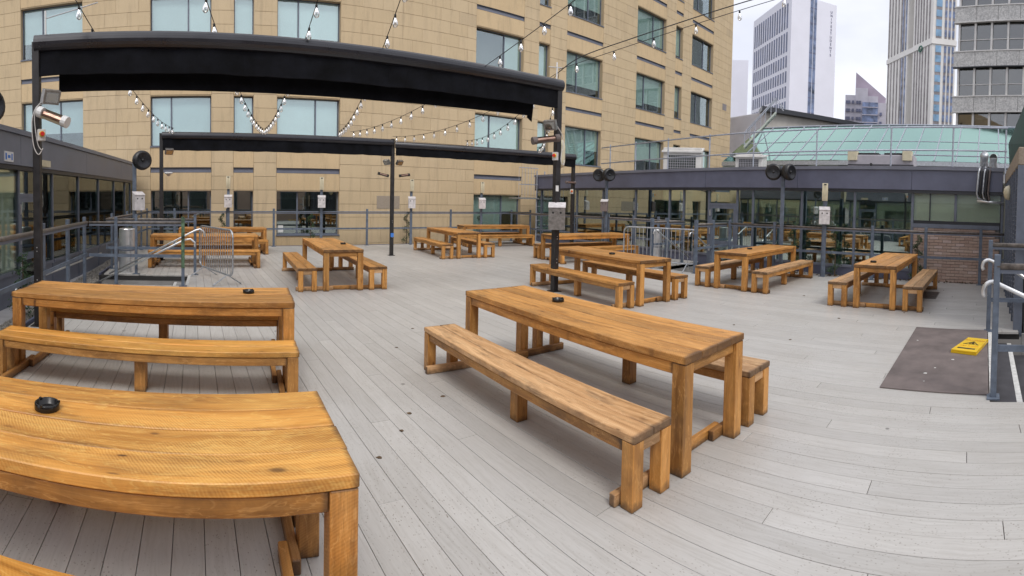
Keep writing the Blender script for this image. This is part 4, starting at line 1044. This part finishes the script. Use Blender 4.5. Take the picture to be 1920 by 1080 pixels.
def para(x1,x2,xr,lab):
    # passes overhead near y=5 and ends on the rear awning
    P=(x1,2.6,5.05); Q=(xr,13.42,3.58); string(lab,P,Q,.62,21)
para(-1.87,-1.3,-.96,'festoon string furthest left above the near awning')
para(-.72,.36,1.47,'second festoon string from the left, ending over the rear left awning')
para(1.20,1.44,1.50,'festoon string forming the right side of the V above the rear left awning')
para(1.75,2.94,3.59,'festoon string ending just left of the centre rear post')
para(4.45,3.96,3.93,'festoon string crossing the picture top centre towards the rear')
string('festoon string from the central black post to the middle rear post',(BX,BY,4.15),(5.31,13.7,3.56),.36,13)
string('festoon string from the central black post to the right rear awning',(BX,BY,4.15),(7.43,13.1,3.52),.36,13)
string('festoon string dropping from the central black post to the far right awning end',(BX,BY,4.12),(9.73,12.4,3.42),.38,12)
string('festoon string rising from the central black post over the towers at top right',(BX,BY,4.2),(7.9,2.3,5.55),.10,7)
cable('twisted black supply cable following the rising festoon string',[(BX,BY,4.15),(6.3,6.8,4.42),(6.8,5.9,4.72),(7.2,4.8,5.0),(7.9,2.3,5.6)],.009,'cable_black')
sp=thing('cable_mast','thin steel cable mast on top of the central black post','mast',(BX-.05,BY,3.98)); MB().tube([(0,0,0),(0,0,.34)],.012,6).build('rod','steel',sp); MB().tube([(-.2,0,.22),(.12,0,.26)],.008,6).build('arm','steel',sp)
sp=thing('cable_mast','thin pale cable mast on top of the left black post','mast',(AX+.13,AY,3.8)); MB().tube([(0,0,0),(0,0,.34)],.014,6).build('rod','white_plastic',sp); MB().tube([(0,0,.24),(.35,0,.30),(.7,0,.37)],.007,6).build('arm','steel',sp)

# ------------------------------------------------------------------ topiary
def topiary(label,x,y,h,z0=0.0,turns=3.0):
    T=thing('spiral_topiary',label,'topiary',(x,y,z0),0,'clipped spiral shrubs round the deck')
    MB().tube([(0,0,0),(.01,0,h*.5),(0,0,h)],[.018,.014,.006],6).build('stem','bark',T)
    mb=MB(); n=int(900*h)
    for i in range(n):
        s=random.random(); a=s*turns*2*math.pi; rr=.13*(1-s*.75)+.02
        c=Vector((rr*math.cos(a),rr*math.sin(a),.08+s*(h-.08)))+Vector([random.gauss(0,.042*(1.1-s*.5)) for _ in range(3)])
        d=Vector([random.uniform(-1,1) for _ in range(3)]).normalized(); e=d.orthogonal().normalized(); L=random.uniform(.015,.032)
        mb.add([c-e*L*.4,c+d*L,c+e*L*.4,c-d*L*.6],[(0,1,2,3)])
    mb.build('crown','leaf',T); return T
topiary('small spiral shrub behind the second rear fence pole',3.62,17.35,1.25,-.1)
topiary('spiral shrub beside the third rear fence pole',7.32,17.3,1.3,-.1)
topiary('spiral shrub behind the rightmost rear fence pole',10.6,17.35,1.3,-.1)
topiary('spiral shrub peeping over the rear left table',.45,17.35,1.25,-.1)
topiary('spiral shrub growing against the brick wall behind the end picnic table',12.02,1.62,1.15,-.05)
topiary('spiral shrub by the fence pole with the slim heater',12.0,3.72,1.35,-.05)
topiary('spiral shrub by the fence pole with twin loudspeakers',12.0,4.88,1.35,-.05)
topiary('leafy shrub on the low gravel strip by the left pavilion',-2.75,6.9,1.0,-.14,5)
topiary('dark shrub between the left stairwell fence and the pavilion',-2.2,13.2,1.1,-.2,4)

# ------------------------------------------------------------------ mat, sign, drain
tag(MB().cbox(4.64,7.2,-.09,.95,.002,.014,.003).build('floor_mat','mat_brown',None,(0,0,0)),'brown board laid on the deck at the head of the steps','floor mat')
mr=random.Random(3); db=MB()
for _ in range(7):
    x,y=mr.uniform(4.8,7.1),mr.uniform(0,.9); s=mr.uniform(.008,.022); db.prism([(x+s*math.cos(a)*mr.uniform(.7,1.3),y+s*math.sin(a)*mr.uniform(.7,1.3)) for a in [k*1.05 for k in range(6)]],.0145,.016)
stuff(db.build('paint_specks','nosing_white'))
WS=thing('wet_floor_sign','folded yellow plastic wet floor sign lying flat on the brown mat','sign',(6.24,.12,.016),R(-105))
sh=[(-.16,-.33),(.16,-.33),(.135,.30),(-.135,.30)]
MB().prism(sh,.0,.018).build('rear_panel','yellow_plastic',WS)
MB().prism([(x*.985,y*.99+.004) for x,y in sh],.022,.040).build('front_panel','yellow_plastic',WS)
MB().box(-.14,.14,.30,.335,.002,.036).build('hinge','yellow_plastic',WS)
text('caution_text','CAUTION',.058,'ink_red',WS,(0,.18,.041),(0,0,0),.0008)
tri=MB()
tp=[(-.10,-.02),(.10,-.02),(0,.135)]
for i in range(3):
    a=Vector(tp[i]); b=Vector(tp[(i+1)%3]); dv=(b-a).normalized(); nn=Vector((-dv.y,dv.x)); q=[a,b,b+nn*.014,a+nn*.014]; tri.prism([(p.x,p.y) for p in q],.0405,.0418)
tri.build('triangle','ink_black',WS)
fg=MB(); fg.tube([(-.03,.01,.0415),(0,.05,.0415),(.012,.075,.0415)],.007,6); fg.tube([(0,.05,.0415),(.035,.03,.0415)],.005,6); fg.tube([(-.01,.035,.0415),(.03,.008,.0415)],.006,6); fg.lathe([(0,.001),(.011,.001),(0,.002)],8,(.02,.09,.0405))
fg.build('slipping_figure','ink_black',WS)
text('wet_floor_text','WET FLOOR',.045,'ink_orange',WS,(0,-.10,.041),(0,0,0),.0008)
MB().box(-.11,.11,-.235,-.19,.0405,.0415).build('black_bar','ink_black',WS)
DC=thing('drain_cover','square metal drain cover set in the deck behind the end table','drain',(10.1,1.08,.002))
MB().box(-.42,.42,-.17,.17,0,.006).build('plate','box_steel',DC)
gm=MB()
for i in range(9): gm.box(-.40+i*.095,-.385+i*.095,-.16,.16,.006,.010)
stuff(gm.build('bars','frame_dark',DC))
# a few trodden leaves and butts on the boards
lv=MB()
for (x,y,s) in ((.55,4.0,.03),(2.1,5.2,.03),(1.55,3.55,.035),(1.38,3.3,.03),(1.95,3.75,.03),(1.1,3.0,.03),(2.6,5.9,.03),(5.9,2.4,.03),(7.4,2.2,.04),(9.0,3.4,.04),(4.4,5.5,.04),(8.2,1.3,.03),(6.2,3.4,.03)):
    a=random.uniform(0,3); lv.prism([(x+s*.9*math.cos(a+k*1.257)*(1 if k%2 else .6),y+s*.6*math.sin(a+k*1.257)) for k in range(5)],.0012,.004)
stuff(lv.build('fallen_leaves','leaf_litter'))

# ------------------------------------------------------------------ roof furniture on the right pavilion
RR=thing('roof_railing','pale galvanised guard rail along the roof of the right pavilion','railing',(14.5,0,0))
for z in (4.15,3.47): MB().tube([(.9,15.2,z-.05),(0,8,z),(0,-.6,z+.10)],.026,8).build('rail','rail_galv',RR,smooth=True)
pm=MB().tube([(0,0,2.45),(0,0,4.2)],.026,8).mesh('post','rail_galv')
for y in (14.6,13.0,11.2,9.2,7.4,5.2,2.85,1.0,-.55): put('post',pm,RR,(.9*max(0,(y-8)/7.2),y,0))
def acunit(label,x,y,w_,h_,z,rz):
    t=thing('air_conditioner',label,'air conditioner',(x,y,z),rz)
    MB().cbox(-w_/2,w_/2,-.45,.45,0,h_,.02).build('casing','ac_white',t)
    MB().add([(-w_/2-.05,-.55,h_*.80),(w_/2+.05,-.55,h_*.80),(w_/2+.05,.45,h_*1.02),(-w_/2-.05,.45,h_*1.02),(-w_/2-.05,-.55,h_*.86),(w_/2+.05,-.55,h_*.86),(w_/2+.05,.45,h_*1.1),(-w_/2-.05,.45,h_*1.1)],[(0,3,2,1),(4,5,6,7),(0,1,5,4),(1,2,6,5),(2,3,7,6),(3,0,4,7)]).build('hood','ac_white',t)
    MB().box(-w_*.36,w_*.36,-.462,-.45,h_*.1,h_*.7).build('grille','interior_dark',t)
    g_=MB()
    for i in range(12): g_.box(-w_*.36+w_*.72*i/12,-w_*.36+w_*.72*i/12+.012,-.47,-.462,h_*.1,h_*.7)
    for i in range(6): g_.box(-w_*.36,w_*.36,-.475,-.47,h_*(.1+.1*i),h_*(.1+.1*i)+.012)
    stuff(g_.build('grille_bars','skip_grey',t)); return t
acunit('white hooded air conditioner on the roof in front of the stone building',16.2,11.4,1.5,1.0,2.95,R(-62))
acunit('smaller white air handling box on the roof beside the corrugated building',16.2,8.35,1.0,.62,2.98,R(-75))
SK=thing('plant_enclosure','long lilac grey plant enclosure with cream boxes on the roof','enclosure',(16.6,3.6,2.9),R(-90))
MB().cbox(-1.15,1.15,-.1,.6,0,.72,.02).build('body','skip_grey',SK)
for z in (.12,.24,.36): MB().box(-1.15,1.15,-.13,-.1,z,z+.03).build('rib','frame_dark',SK)
MB().tube([(-.7,-.2,.22),(.5,-.2,.22)],.04,8).build('pipe','cable_black',SK); MB().tube([(-.3,-.22,.1),(-.3,-.22,.42)],.04,8).build('pipe','cable_black',SK)
for x in (-.98,.93): MB().cbox(x-.16,x+.16,-.22,.1,.52,.85,.01).build('cream_box','cream_plastic',SK)
for x in (-.5,.5): MB().cbox(x-.4,x+.4,.0,.4,.73,.80,.01).build('black_cover','cable_black',SK)
def cowl(label,x,y,z,s,open_):
    t=thing('vent_cowl',label,'vent cowl',(x,y,z)); P=[Vector((0,0,0)),Vector((0,0,.25)),Vector((-.06,0,.36)),Vector((-.2,0,.40))]
    MB().tube(P,s,14).build('duct','galvanised',t,smooth=True)
    if open_: MB().lathe([(0,0),(s*.85,0)],14).xf(Matrix.Translation((-.205,0,.40))@Matrix.Rotation(R(-90),4,'Y')).build('mouth','ink_black',t)
    return t
cowl('ribbed metal vent cowl bending over the fascia pipes',12.75,.06,2.8,.11,False)
cowl('open mouthed metal vent cowl at the right end of the roof',13.3,-.18,2.82,.11,True)
PB=thing('pipe_bundle','bundle of lagged pipes dropping over the fascia at the right end','pipes',(0,0,0))
for i,(dy,mt,r_) in enumerate(((.16,'galvanised',.028),(.09,'cable_black',.026),(.02,'galvanised',.022),(-.05,'cable_black',.03),(-.11,'mat_brown',.026))):
    MB().tube([(12.5,.0+dy,2.86),(12.0,.0+dy,2.84),(11.93,.02+dy,2.7),(11.93,.05+dy,2.2),(11.93,.02+dy,2.08),(11.93,-.06+dy*.3,2.03-.01*i)],r_,8).build('pipe',mt,PB,smooth=True)
MB().tube([(11.93,.2,2.02),(11.93,-.45,1.98)],.03,8).build('pipe','steel',PB,smooth=True)

# glazed atrium behind
AT=thing('glass_atrium','long green tinted sloping glass atrium roof behind the right pavilion','building',(22,-2.5,0))
MB().box(0,.2,0,15.5,2.2,3.95).build('wall','wall_mint',AT); MB().box(-.1,.05,0,15.5,3.78,3.98).build('gutter','galvanised',AT)
for y in (1.2,3.6,6.0,8.3,10.8,12.6): w1=MB().box(-.02,0,y,y+1.0,3.45,3.76).build('window','frame_dark',AT); MB().box(-.03,-.02,y+.05,y+.47,3.49,3.73).build('pane','glass_office',w1); MB().box(-.03,-.02,y+.53,y+.95,3.49,3.73).build('pane','glass_office',w1)
for i in range(16):
    y0=i*.97
    for (u0,u1) in ((0,.5),(.5,1)):
        x0,x1=4.1*u0,4.1*u1; z0,z1=4.0+2.3*u0,4.0+2.3*u1
        MB().add([(x0,y0+.03,z0),(x0,y0+.94,z0),(x1,y0+.94,z1),(x1,y0+.03,z1),(x0,y0+.03,z0+.02),(x0,y0+.94,z0+.02),(x1,y0+.94,z1+.02),(x1,y0+.03,z1+.02)],[(0,1,2,3),(4,7,6,5),(0,4,5,1),(1,5,6,2),(2,6,7,3),(3,7,4,0)]).build('pane','glass_atrium',AT)
    MB().tube([(0,y0,4.03),(4.1,y0,6.33)],.03,6).build('glazing_bar','rail_galv',AT)
MB().tube([(2.05,0,5.17),(2.05,15.5,5.17)],.025,6).build('purlin','rail_galv',AT)
MB().tube([(4.1,0,6.34),(4.1,15.5,6.34)],.05,6).build('ridge','rail_galv',AT)
MB().tube([(-.15,0,4.25),(-.15,15.5,4.25)],.03,6).build('walkway_rail','rail_galv',AT)
MB().box(.3,4.1,0,15.5,3.6,3.7).build('ceiling','blind_pale',AT); MB().box(4.1,4.2,0,15.5,3.6,6.25).build('back_wall','wall_mint',AT)

# ladder with cage platform at the corner of the stone building
LD=thing('access_ladder','grey caged access ladder at the corner where pavilion meets stone building','ladder',(12.95,16.6,0))
for x in (0,.42): MB().tube([(x,0,0),(x,0,3.0)],.025,6).build('stile','rail_galv',LD)
for i in range(9): MB().tube([(0,0,.3+i*.3),(.42,0,.3+i*.3)],.014,6).build('rung','rail_galv',LD)
MB().box(-1.0,.05,-.1,.6,1.80,1.86).build('platform','galvanised',LD)
for z in (2.4,3.1): MB().tube([(-1.0,-.08,z),(0,-.08,z)],.015,6).build('platform_rail','rail_galv',LD)
for i in range(7): MB().tube([(-1.0+i*.16,-.08,1.86),(-1.0+i*.16,-.08,3.1)],.007,4).build('cage_bar','rail_galv',LD)

# corrugated hall, towers. P(bearing, distance) gives a plan point
def P(b,dist): return Vector((dist*math.sin(R(b)),dist*math.cos(R(b))))
CB=thing('corrugated_hall','pale corrugated metal hall with dark roof edge between stone building and towers','building')
K=P(64.2,38); Lf=P(60.0,41); Rt=P(75.2,43.9); bk1=P(62,60); bk2=P(74,62)
MB().prism([tuple(K),tuple(Rt),tuple(bk2),tuple(bk1),tuple(Lf)],-1,9.0).build('hall_body','render_beige',CB)
dv=(Lf-K); n=34; cm=MB(); nn=Vector((-dv.y,dv.x)).normalized()
if nn.dot(-K)<0: nn=-nn
for i in range(n):
    a=K+dv*(i/n); b=K+dv*((i+.55)/n); cm.prism([tuple(a),tuple(b),tuple(b+nn*.05),tuple(a+nn*.05)],-1,9.02)
stuff(cm.build('corrugation','corrugated',CB))
a=K+nn*.02; cmb=MB().prism([tuple(K+nn*.005),tuple(Lf+nn*.005),tuple(Lf+nn*.02),tuple(K+nn*.02)],-1,8.98).build('cladding_sheet','corrugated',CB)
dv2=(Rt-K); n2=Vector((-dv2.y,dv2.x)).normalized(); n2 = n2 if n2.dot(-K)>0 else -n2
q=[K+n2*.5-dv2.normalized()*.6,Rt+n2*.5,Rt-n2*1,K-n2*1]
rf=MB().prism([tuple(x) for x in q],9.0,9.35); rf.build('roof_edge','frame_dark',CB)
r1,r2,r3=P(61.6,46),P(64.4,44),P(63.9,58)
MB().add([(*r1,8.9),(*r2,10.0),(*r3,10.4),(*r1,8.7),(*r2,9.0),(*r3,9.0)],[(0,1,2),(3,5,4),(0,3,4,1),(1,4,5,2),(2,5,3,0)]).build('roof_slope','frame_dark',CB)
# external gantry stair
ST=thing('gantry_stair','pale green steel stair gantry climbing in front of the corrugated hall','staircase')
b0=P(61.9,25.5); b1=P(65.4,25.5); zA,zB=4.7,6.5
side=Vector((b1.y-b0.y,-(b1.x-b0.x))).normalized()*.55
for sgn in (0,1):
    o2=side*sgn
    MB().tube([(*(b0+o2),zA),(*(b1+o2),zB)],.06,6).build('stringer','wall_mint',ST)
    MB().tube([(*(b0+o2),zA+.75),(*(b1+o2),zB+.75),(*(b1+o2+(b1-b0)*.25),zB+.2)],.03,6).build('handrail','rail_galv',ST)
    for i in range(7):
        p=b0+(b1-b0)*i/6+o2; z=zA+(zB-zA)*i/6; MB().tube([(*p,z),(*p,z+.75)],.018,5).build('baluster','rail_galv',ST)
    MB().tube([(*(b0+o2),3.4),(*(b0+(b1-b0)*.6+o2),zA+.9),(*(b1+o2),3.4)],.03,5).build('brace','rail_galv',ST)
for i in range(11):
    p=b0+(b1-b0)*(i+.5)/11; z=zA+(zB-zA)*(i+.5)/11; q=p+side
    MB().tube([(*p,z),(*q,z)],.05,4).build('tread','frame_dark',ST)

def face(parent,origin,direc,boxes,mat,name,shared=None):
    pass
def frame(origin,direc):
    an=math.atan2(direc.y,direc.x); return (origin.x,origin.y,0),(0,0,an)
# white slab
tag(MB().prism([tuple(P(60.2,150)),tuple(P(62.06,150)),tuple(P(62.06,170)),tuple(P(60.2,170))],-1,46).build('slab_tower','tower_white'),'plain white slab tower just right of the stone building','tower')
# student tower
UT=thing('student_tower','white student tower with banded slit windows and vertical lettering','tower')
C_,L_=Vector((101.2,43.2)),Vector((113.6,59.0)); e1=(L_-C_).normalized(); e2=Vector((e1.y,-e1.x)); HT=49.5
Rr=C_+e2*12.0
MB().prism([tuple(C_),tuple(Rr),tuple(Rr+e1*20.1),tuple(L_)],-1,HT).build('tower_body','tower_white',UT)
loc,rot=frame(L_,-e1)   # local x from L to C, facing camera at -y side
bands=[48.6,42.2,36.9,33.4,30.0,26.6,23.2,19.8,16.4]
big_,small_={}, {}
for i in range(len(bands)-1):
    zt=bands[i]-.9; zb=bands[i+1]; key=round(zt-zb,1)
    if key not in big_: big_[key]=MB().box(0,.62,-.06,.02,0,zt-zb).mesh('window','tower_dark')
    for j in range(15):
        o=put('window',big_[key],UT,loc,rot); off=Matrix.Rotation(rot[2],3,'Z')@Vector((.8+j*1.22,0,zb)); o.location=Vector(loc)+off
        if key not in small_: small_[key]=MB().box(.22,.40,-.09,-.05,0,zt-zb).mesh('pane','tower_bluegrey')
        put('pane',small_[key],o)
loc2,rot2=frame(C_,e2)
gs=MB().box(4.85,6.55,-.06,.02,2,HT).build('glazed_strip','tower_bluegrey',UT,loc2,rot2)
for i in range(14): MB().box(4.85,6.55,-.09,-.055,3+i*3.4,3.25+i*3.4).build('floor_band','tower_dark',gs)
MB().box(5.65,5.75,-.1,-.05,2,HT).build('strip_mullion','tower_white',gs)
for i,ch in enumerate('UNITESTUDENTS'):
    o=text('letter',ch,.82,'tower_dark',UT,Vector(loc2)+Matrix.Rotation(rot2[2],3,'Z')@Vector((10.6,-.04,47.6-i*.83)),(R(90),0,rot2[2]),.02)
# lilac stepped block
LB=thing('stepped_block','distant lilac apartment block with a purple wedge shaped top','building')
def seg(b0_,b1_,dist,z0,z1,mat,name,dep=10): return MB().prism([tuple(P(b0_,dist)),tuple(P(b1_,dist)),tuple(P(b1_,dist+dep)),tuple(P(b0_,dist+dep))],z0,z1).build(name,mat,LB)
seg(72.89,73.4,200,-1,36,'block_purple','wing'); seg(73.4,74.6,197,-1,47.5,'block_lilac','wing'); seg(74.6,76.0,196.5,-1,50.3,'block_lilac','wing'); seg(75.4,77.2,195.5,-1,44.5,'tower_bluegrey','glazed_bay'); seg(76.0,77.2,197,-1,47.3,'block_lilac','wing'); seg(77.2,78.4,196,-1,44.5,'block_lilac','wing')
w0,w1=P(74.56,198.5),P(78.1,198.5)
MB().add([(*w0,40),(*w1,40),(*w1,47),(*w0,57),(*(w0*1.04),40),(*(w1*1.04),40),(*(w1*1.04),47),(*(w0*1.04),57)],[(0,1,2,3),(7,6,5,4),(0,4,5,1),(1,5,6,2),(2,6,7,3),(3,7,4,0)]).build('wedge_roof','block_purple',LB)
wm=MB().box(-.45,.45,-.5,.1,-.6,.6).mesh('window','tower_dark')
for bb in (73.6,73.85,74.3,74.8,75.1,77.55):
    for k in range(7 if bb<77 else 5):
        p=P(bb,195.9 if bb>76 else 196.3); put('window',wm,LB,(p.x,p.y,44.5-k*3.2 if bb<77 else 40-k*3.6),(0,0,R(90-bb)-R(90)))
for k in range(8): p0,p1=P(75.4,195.2),P(77.2,195.2); MB().tube([(*p0,42.5-k*3),(*p1,42.5-k*3)],.22,4).build('balcony_edge','block_lilac',LB)
# cream tower
CT=thing('cream_tower','very tall cream tower with dark vertical slots and a column of blue windows','tower')
N_=Vector((158.9,18.7)); R2=Vector((161.4,11.3)); M2=Vector((166.5,26.6)); L2=Vector((181.0,38.0)); bkv=(L2-N_)
Mm=N_+bkv*.40; inn=Vector((bkv.y,-bkv.x)).normalized(); inn = inn if inn.dot(N_)>0 else -inn
M3=N_+bkv*.52
MB().prism([tuple(N_),tuple(R2),tuple(R2+bkv),tuple(L2),tuple(M3),tuple(M3+inn*3),tuple(Mm+inn*3),tuple(Mm)],-1,110).build('tower_body','tower_cream',CT)
f1=(L2-N_).normalized(); loc,rot=frame(L2,-f1); LL=(L2-N_).length; rm=Matrix.Rotation(rot[2],3,'Z')
for (z0,z1) in ((2,25.5),(27,56.2),(58.6,108)):
    for s in (.5,2.6,4.8,7.0,9.2,11.0, 18.6,20.2,21.8,23.4,25.2,27.0):
        MB().box(s,s+.7,-.12,.02,z0,z1).build('window_slot','tower_slot',CT,loc,rot)
    for s in (10.3,12.4): MB().box(s,s+.75,-.14,.02,z0,z1).build('window_slot','tower_bluegrey',CT,loc,rot)
for z in (25.5,56.4): MB().box(-.2,LL+.2,-.35,.02,z,z+1.7).build('cornice_band','tower_cream',CT,loc,rot)
f2=(R2-N_).normalized(); loc3,rot3=frame(N_,f2); LR=(R2-N_).length
for z in (56.4,): MB().box(-.3,LR+.2,-.38,.02,z,z+1.7).build('cornice_band','tower_cream',CT,loc3,rot3)
for (s,wd,mt) in ((1.0,1.9,'tower_blue'),(3.9,.75,'tower_bluegrey'),(5.2,.75,'tower_bluegrey'),(6.5,.7,'tower_bluegrey')):
    for (z0,z1) in ((2,56.0),(58.4,108)):
        st_=MB().box(s,s+wd,-.1,.02,z0,z1).build('window_strip','tower_slot',CT,loc3,rot3)
        k=0; z=z0+.6
        wmesh=MB().box(s,s+wd,-.16,-.1,0,2.2).mesh('pane',mt)
        while z<min(z1,85): put('pane',wmesh,st_,(0,0,z)); z+=3.2
lg=MB()
for k in range(16):
    a0,a1=2*math.pi*k/16,2*math.pi*(k+1)/16; lg.tube([(.95*math.cos(a0),0,.95*math.sin(a0)),(.95*math.cos(a1),0,.95*math.sin(a1))],.2,5)
o=lg.build('green_ring_sign','cover_green',CT); o.location=Vector(loc)+rm@Vector((LL-6.3,-.5,56.2)); o.rotation_euler=rot
M['cover_green']
# concrete office on the right
OB=thing('concrete_office','grey pebble dashed concrete office block with rows of windows at far right','building')
O_=P(86.2,45); fd=Vector((math.sin(R(192)),math.cos(R(192)))); loc,rot=frame(O_,fd)
# local x along facade to the right, facade faces -y after rotation?
rm=Matrix.Rotation(rot[2],3,'Z'); tst=rm@Vector((0,-1,0))
sgn=-1 if Vector((tst.x,tst.y)).dot(-O_)>0 else 1
BW_=16.5
def ob(x0,x1,d0,d1,z0,z1): 
    ya,yb=sorted((sgn*d0,sgn*d1)); return MB().box(x0,x1,ya,yb,z0,z1)
ob(0,BW_,-9,-.35,-1,28).build('core','interior_dark',OB,loc,rot)
for f in range(7):
    z=2.8+f*4.05-.01
    z0,z1=z,z+1.33
    if f>5: continue
    for j in range(8):
        ob(j*2.0-.25,j*2.0+1.74-.25+.23,-.3,.28,z0,z1).build('spandrel_panel','pebbledash',OB,loc,rot)
    ob(-.3,BW_,.0,.34,z1,z1+.10).build('ledge','office_frame',OB,loc,rot); ob(-.3,BW_,.0,.34,z0-.08,z0).build('ledge','frame_dark' if f%2 else 'office_frame',OB,loc,rot)
    wz0,wz1=z1+.10,z0+4.05-.08
    for j in range(11):
        x=.15+j*1.5
        fr=ob(x-.09,x+.09,-.2,.06,wz0,wz1).build('window','office_frame',OB,loc,rot)
        tr=wz0+(wz1-wz0)*.42
        ob(x+.09,x+1.41,-.2,-.05,tr-.03,tr+.03).build('transom','office_frame',fr)
        ob(x+.09,x+1.41,-.15,-.13,wz0+.05,tr-.03).build('pane','glass_office',fr); ob(x+.09,x+1.41,-.15,-.13,tr+.03,wz1-.05).build('pane','glass_office',fr)
        if random.random()<.25: ob(x+.2,x+1.3,-.3,-.28,wz1-random.uniform(.3,.9),wz1).build('blind','office_frame',fr)
ob(-.02,.0,-9,-.3,-1,28).build('side_wall','pebbledash',OB,loc,rot)
GH=thing('green_shrubbery','small patch of pale green trees at the foot of the distant block','trees',tuple(P(75.6,60))+(7,))
mb=MB()
for _ in range(900):
    c=Vector((random.gauss(0,.3),random.gauss(0,1.7),random.gauss(3.0,.45))); d_=Vector([random.uniform(-1,1) for _ in range(3)]).normalized(); e_=d_.orthogonal(); mb.add([c,c+d_*.22,c+e_*.2],[(0,1,2)])
mb.build('crown','leaf',GH); MB().tube([(0,0,-8),(0,0,2.8)],.15,6).build('trunk','bark',GH)

BB=thing('unseen_brick_building','plain brick building added unseen behind the viewpoint for the windows to reflect, with a row of dark windows','building',(-14,-9,0))  # out of view, added so the windows mirror a dark mass, not empty ground
MB().box(0,34,-6,-.0,-1,6.2).build('wall','brick',BB); MB().box(-.1,34.1,-6.1,.15,6.2,6.5).build('parapet','coping_stone',BB)
for i in range(12):
    for z in (.6,3.6):
        f=MB().box(1+i*2.8,2.6+i*2.8,-.05,.06,z,z+1.7).build('window','frame_grey',BB); MB().box(1.08+i*2.8,2.52+i*2.8,.06,.07,z+.08,z+1.62).build('pane','interior_dark',f)
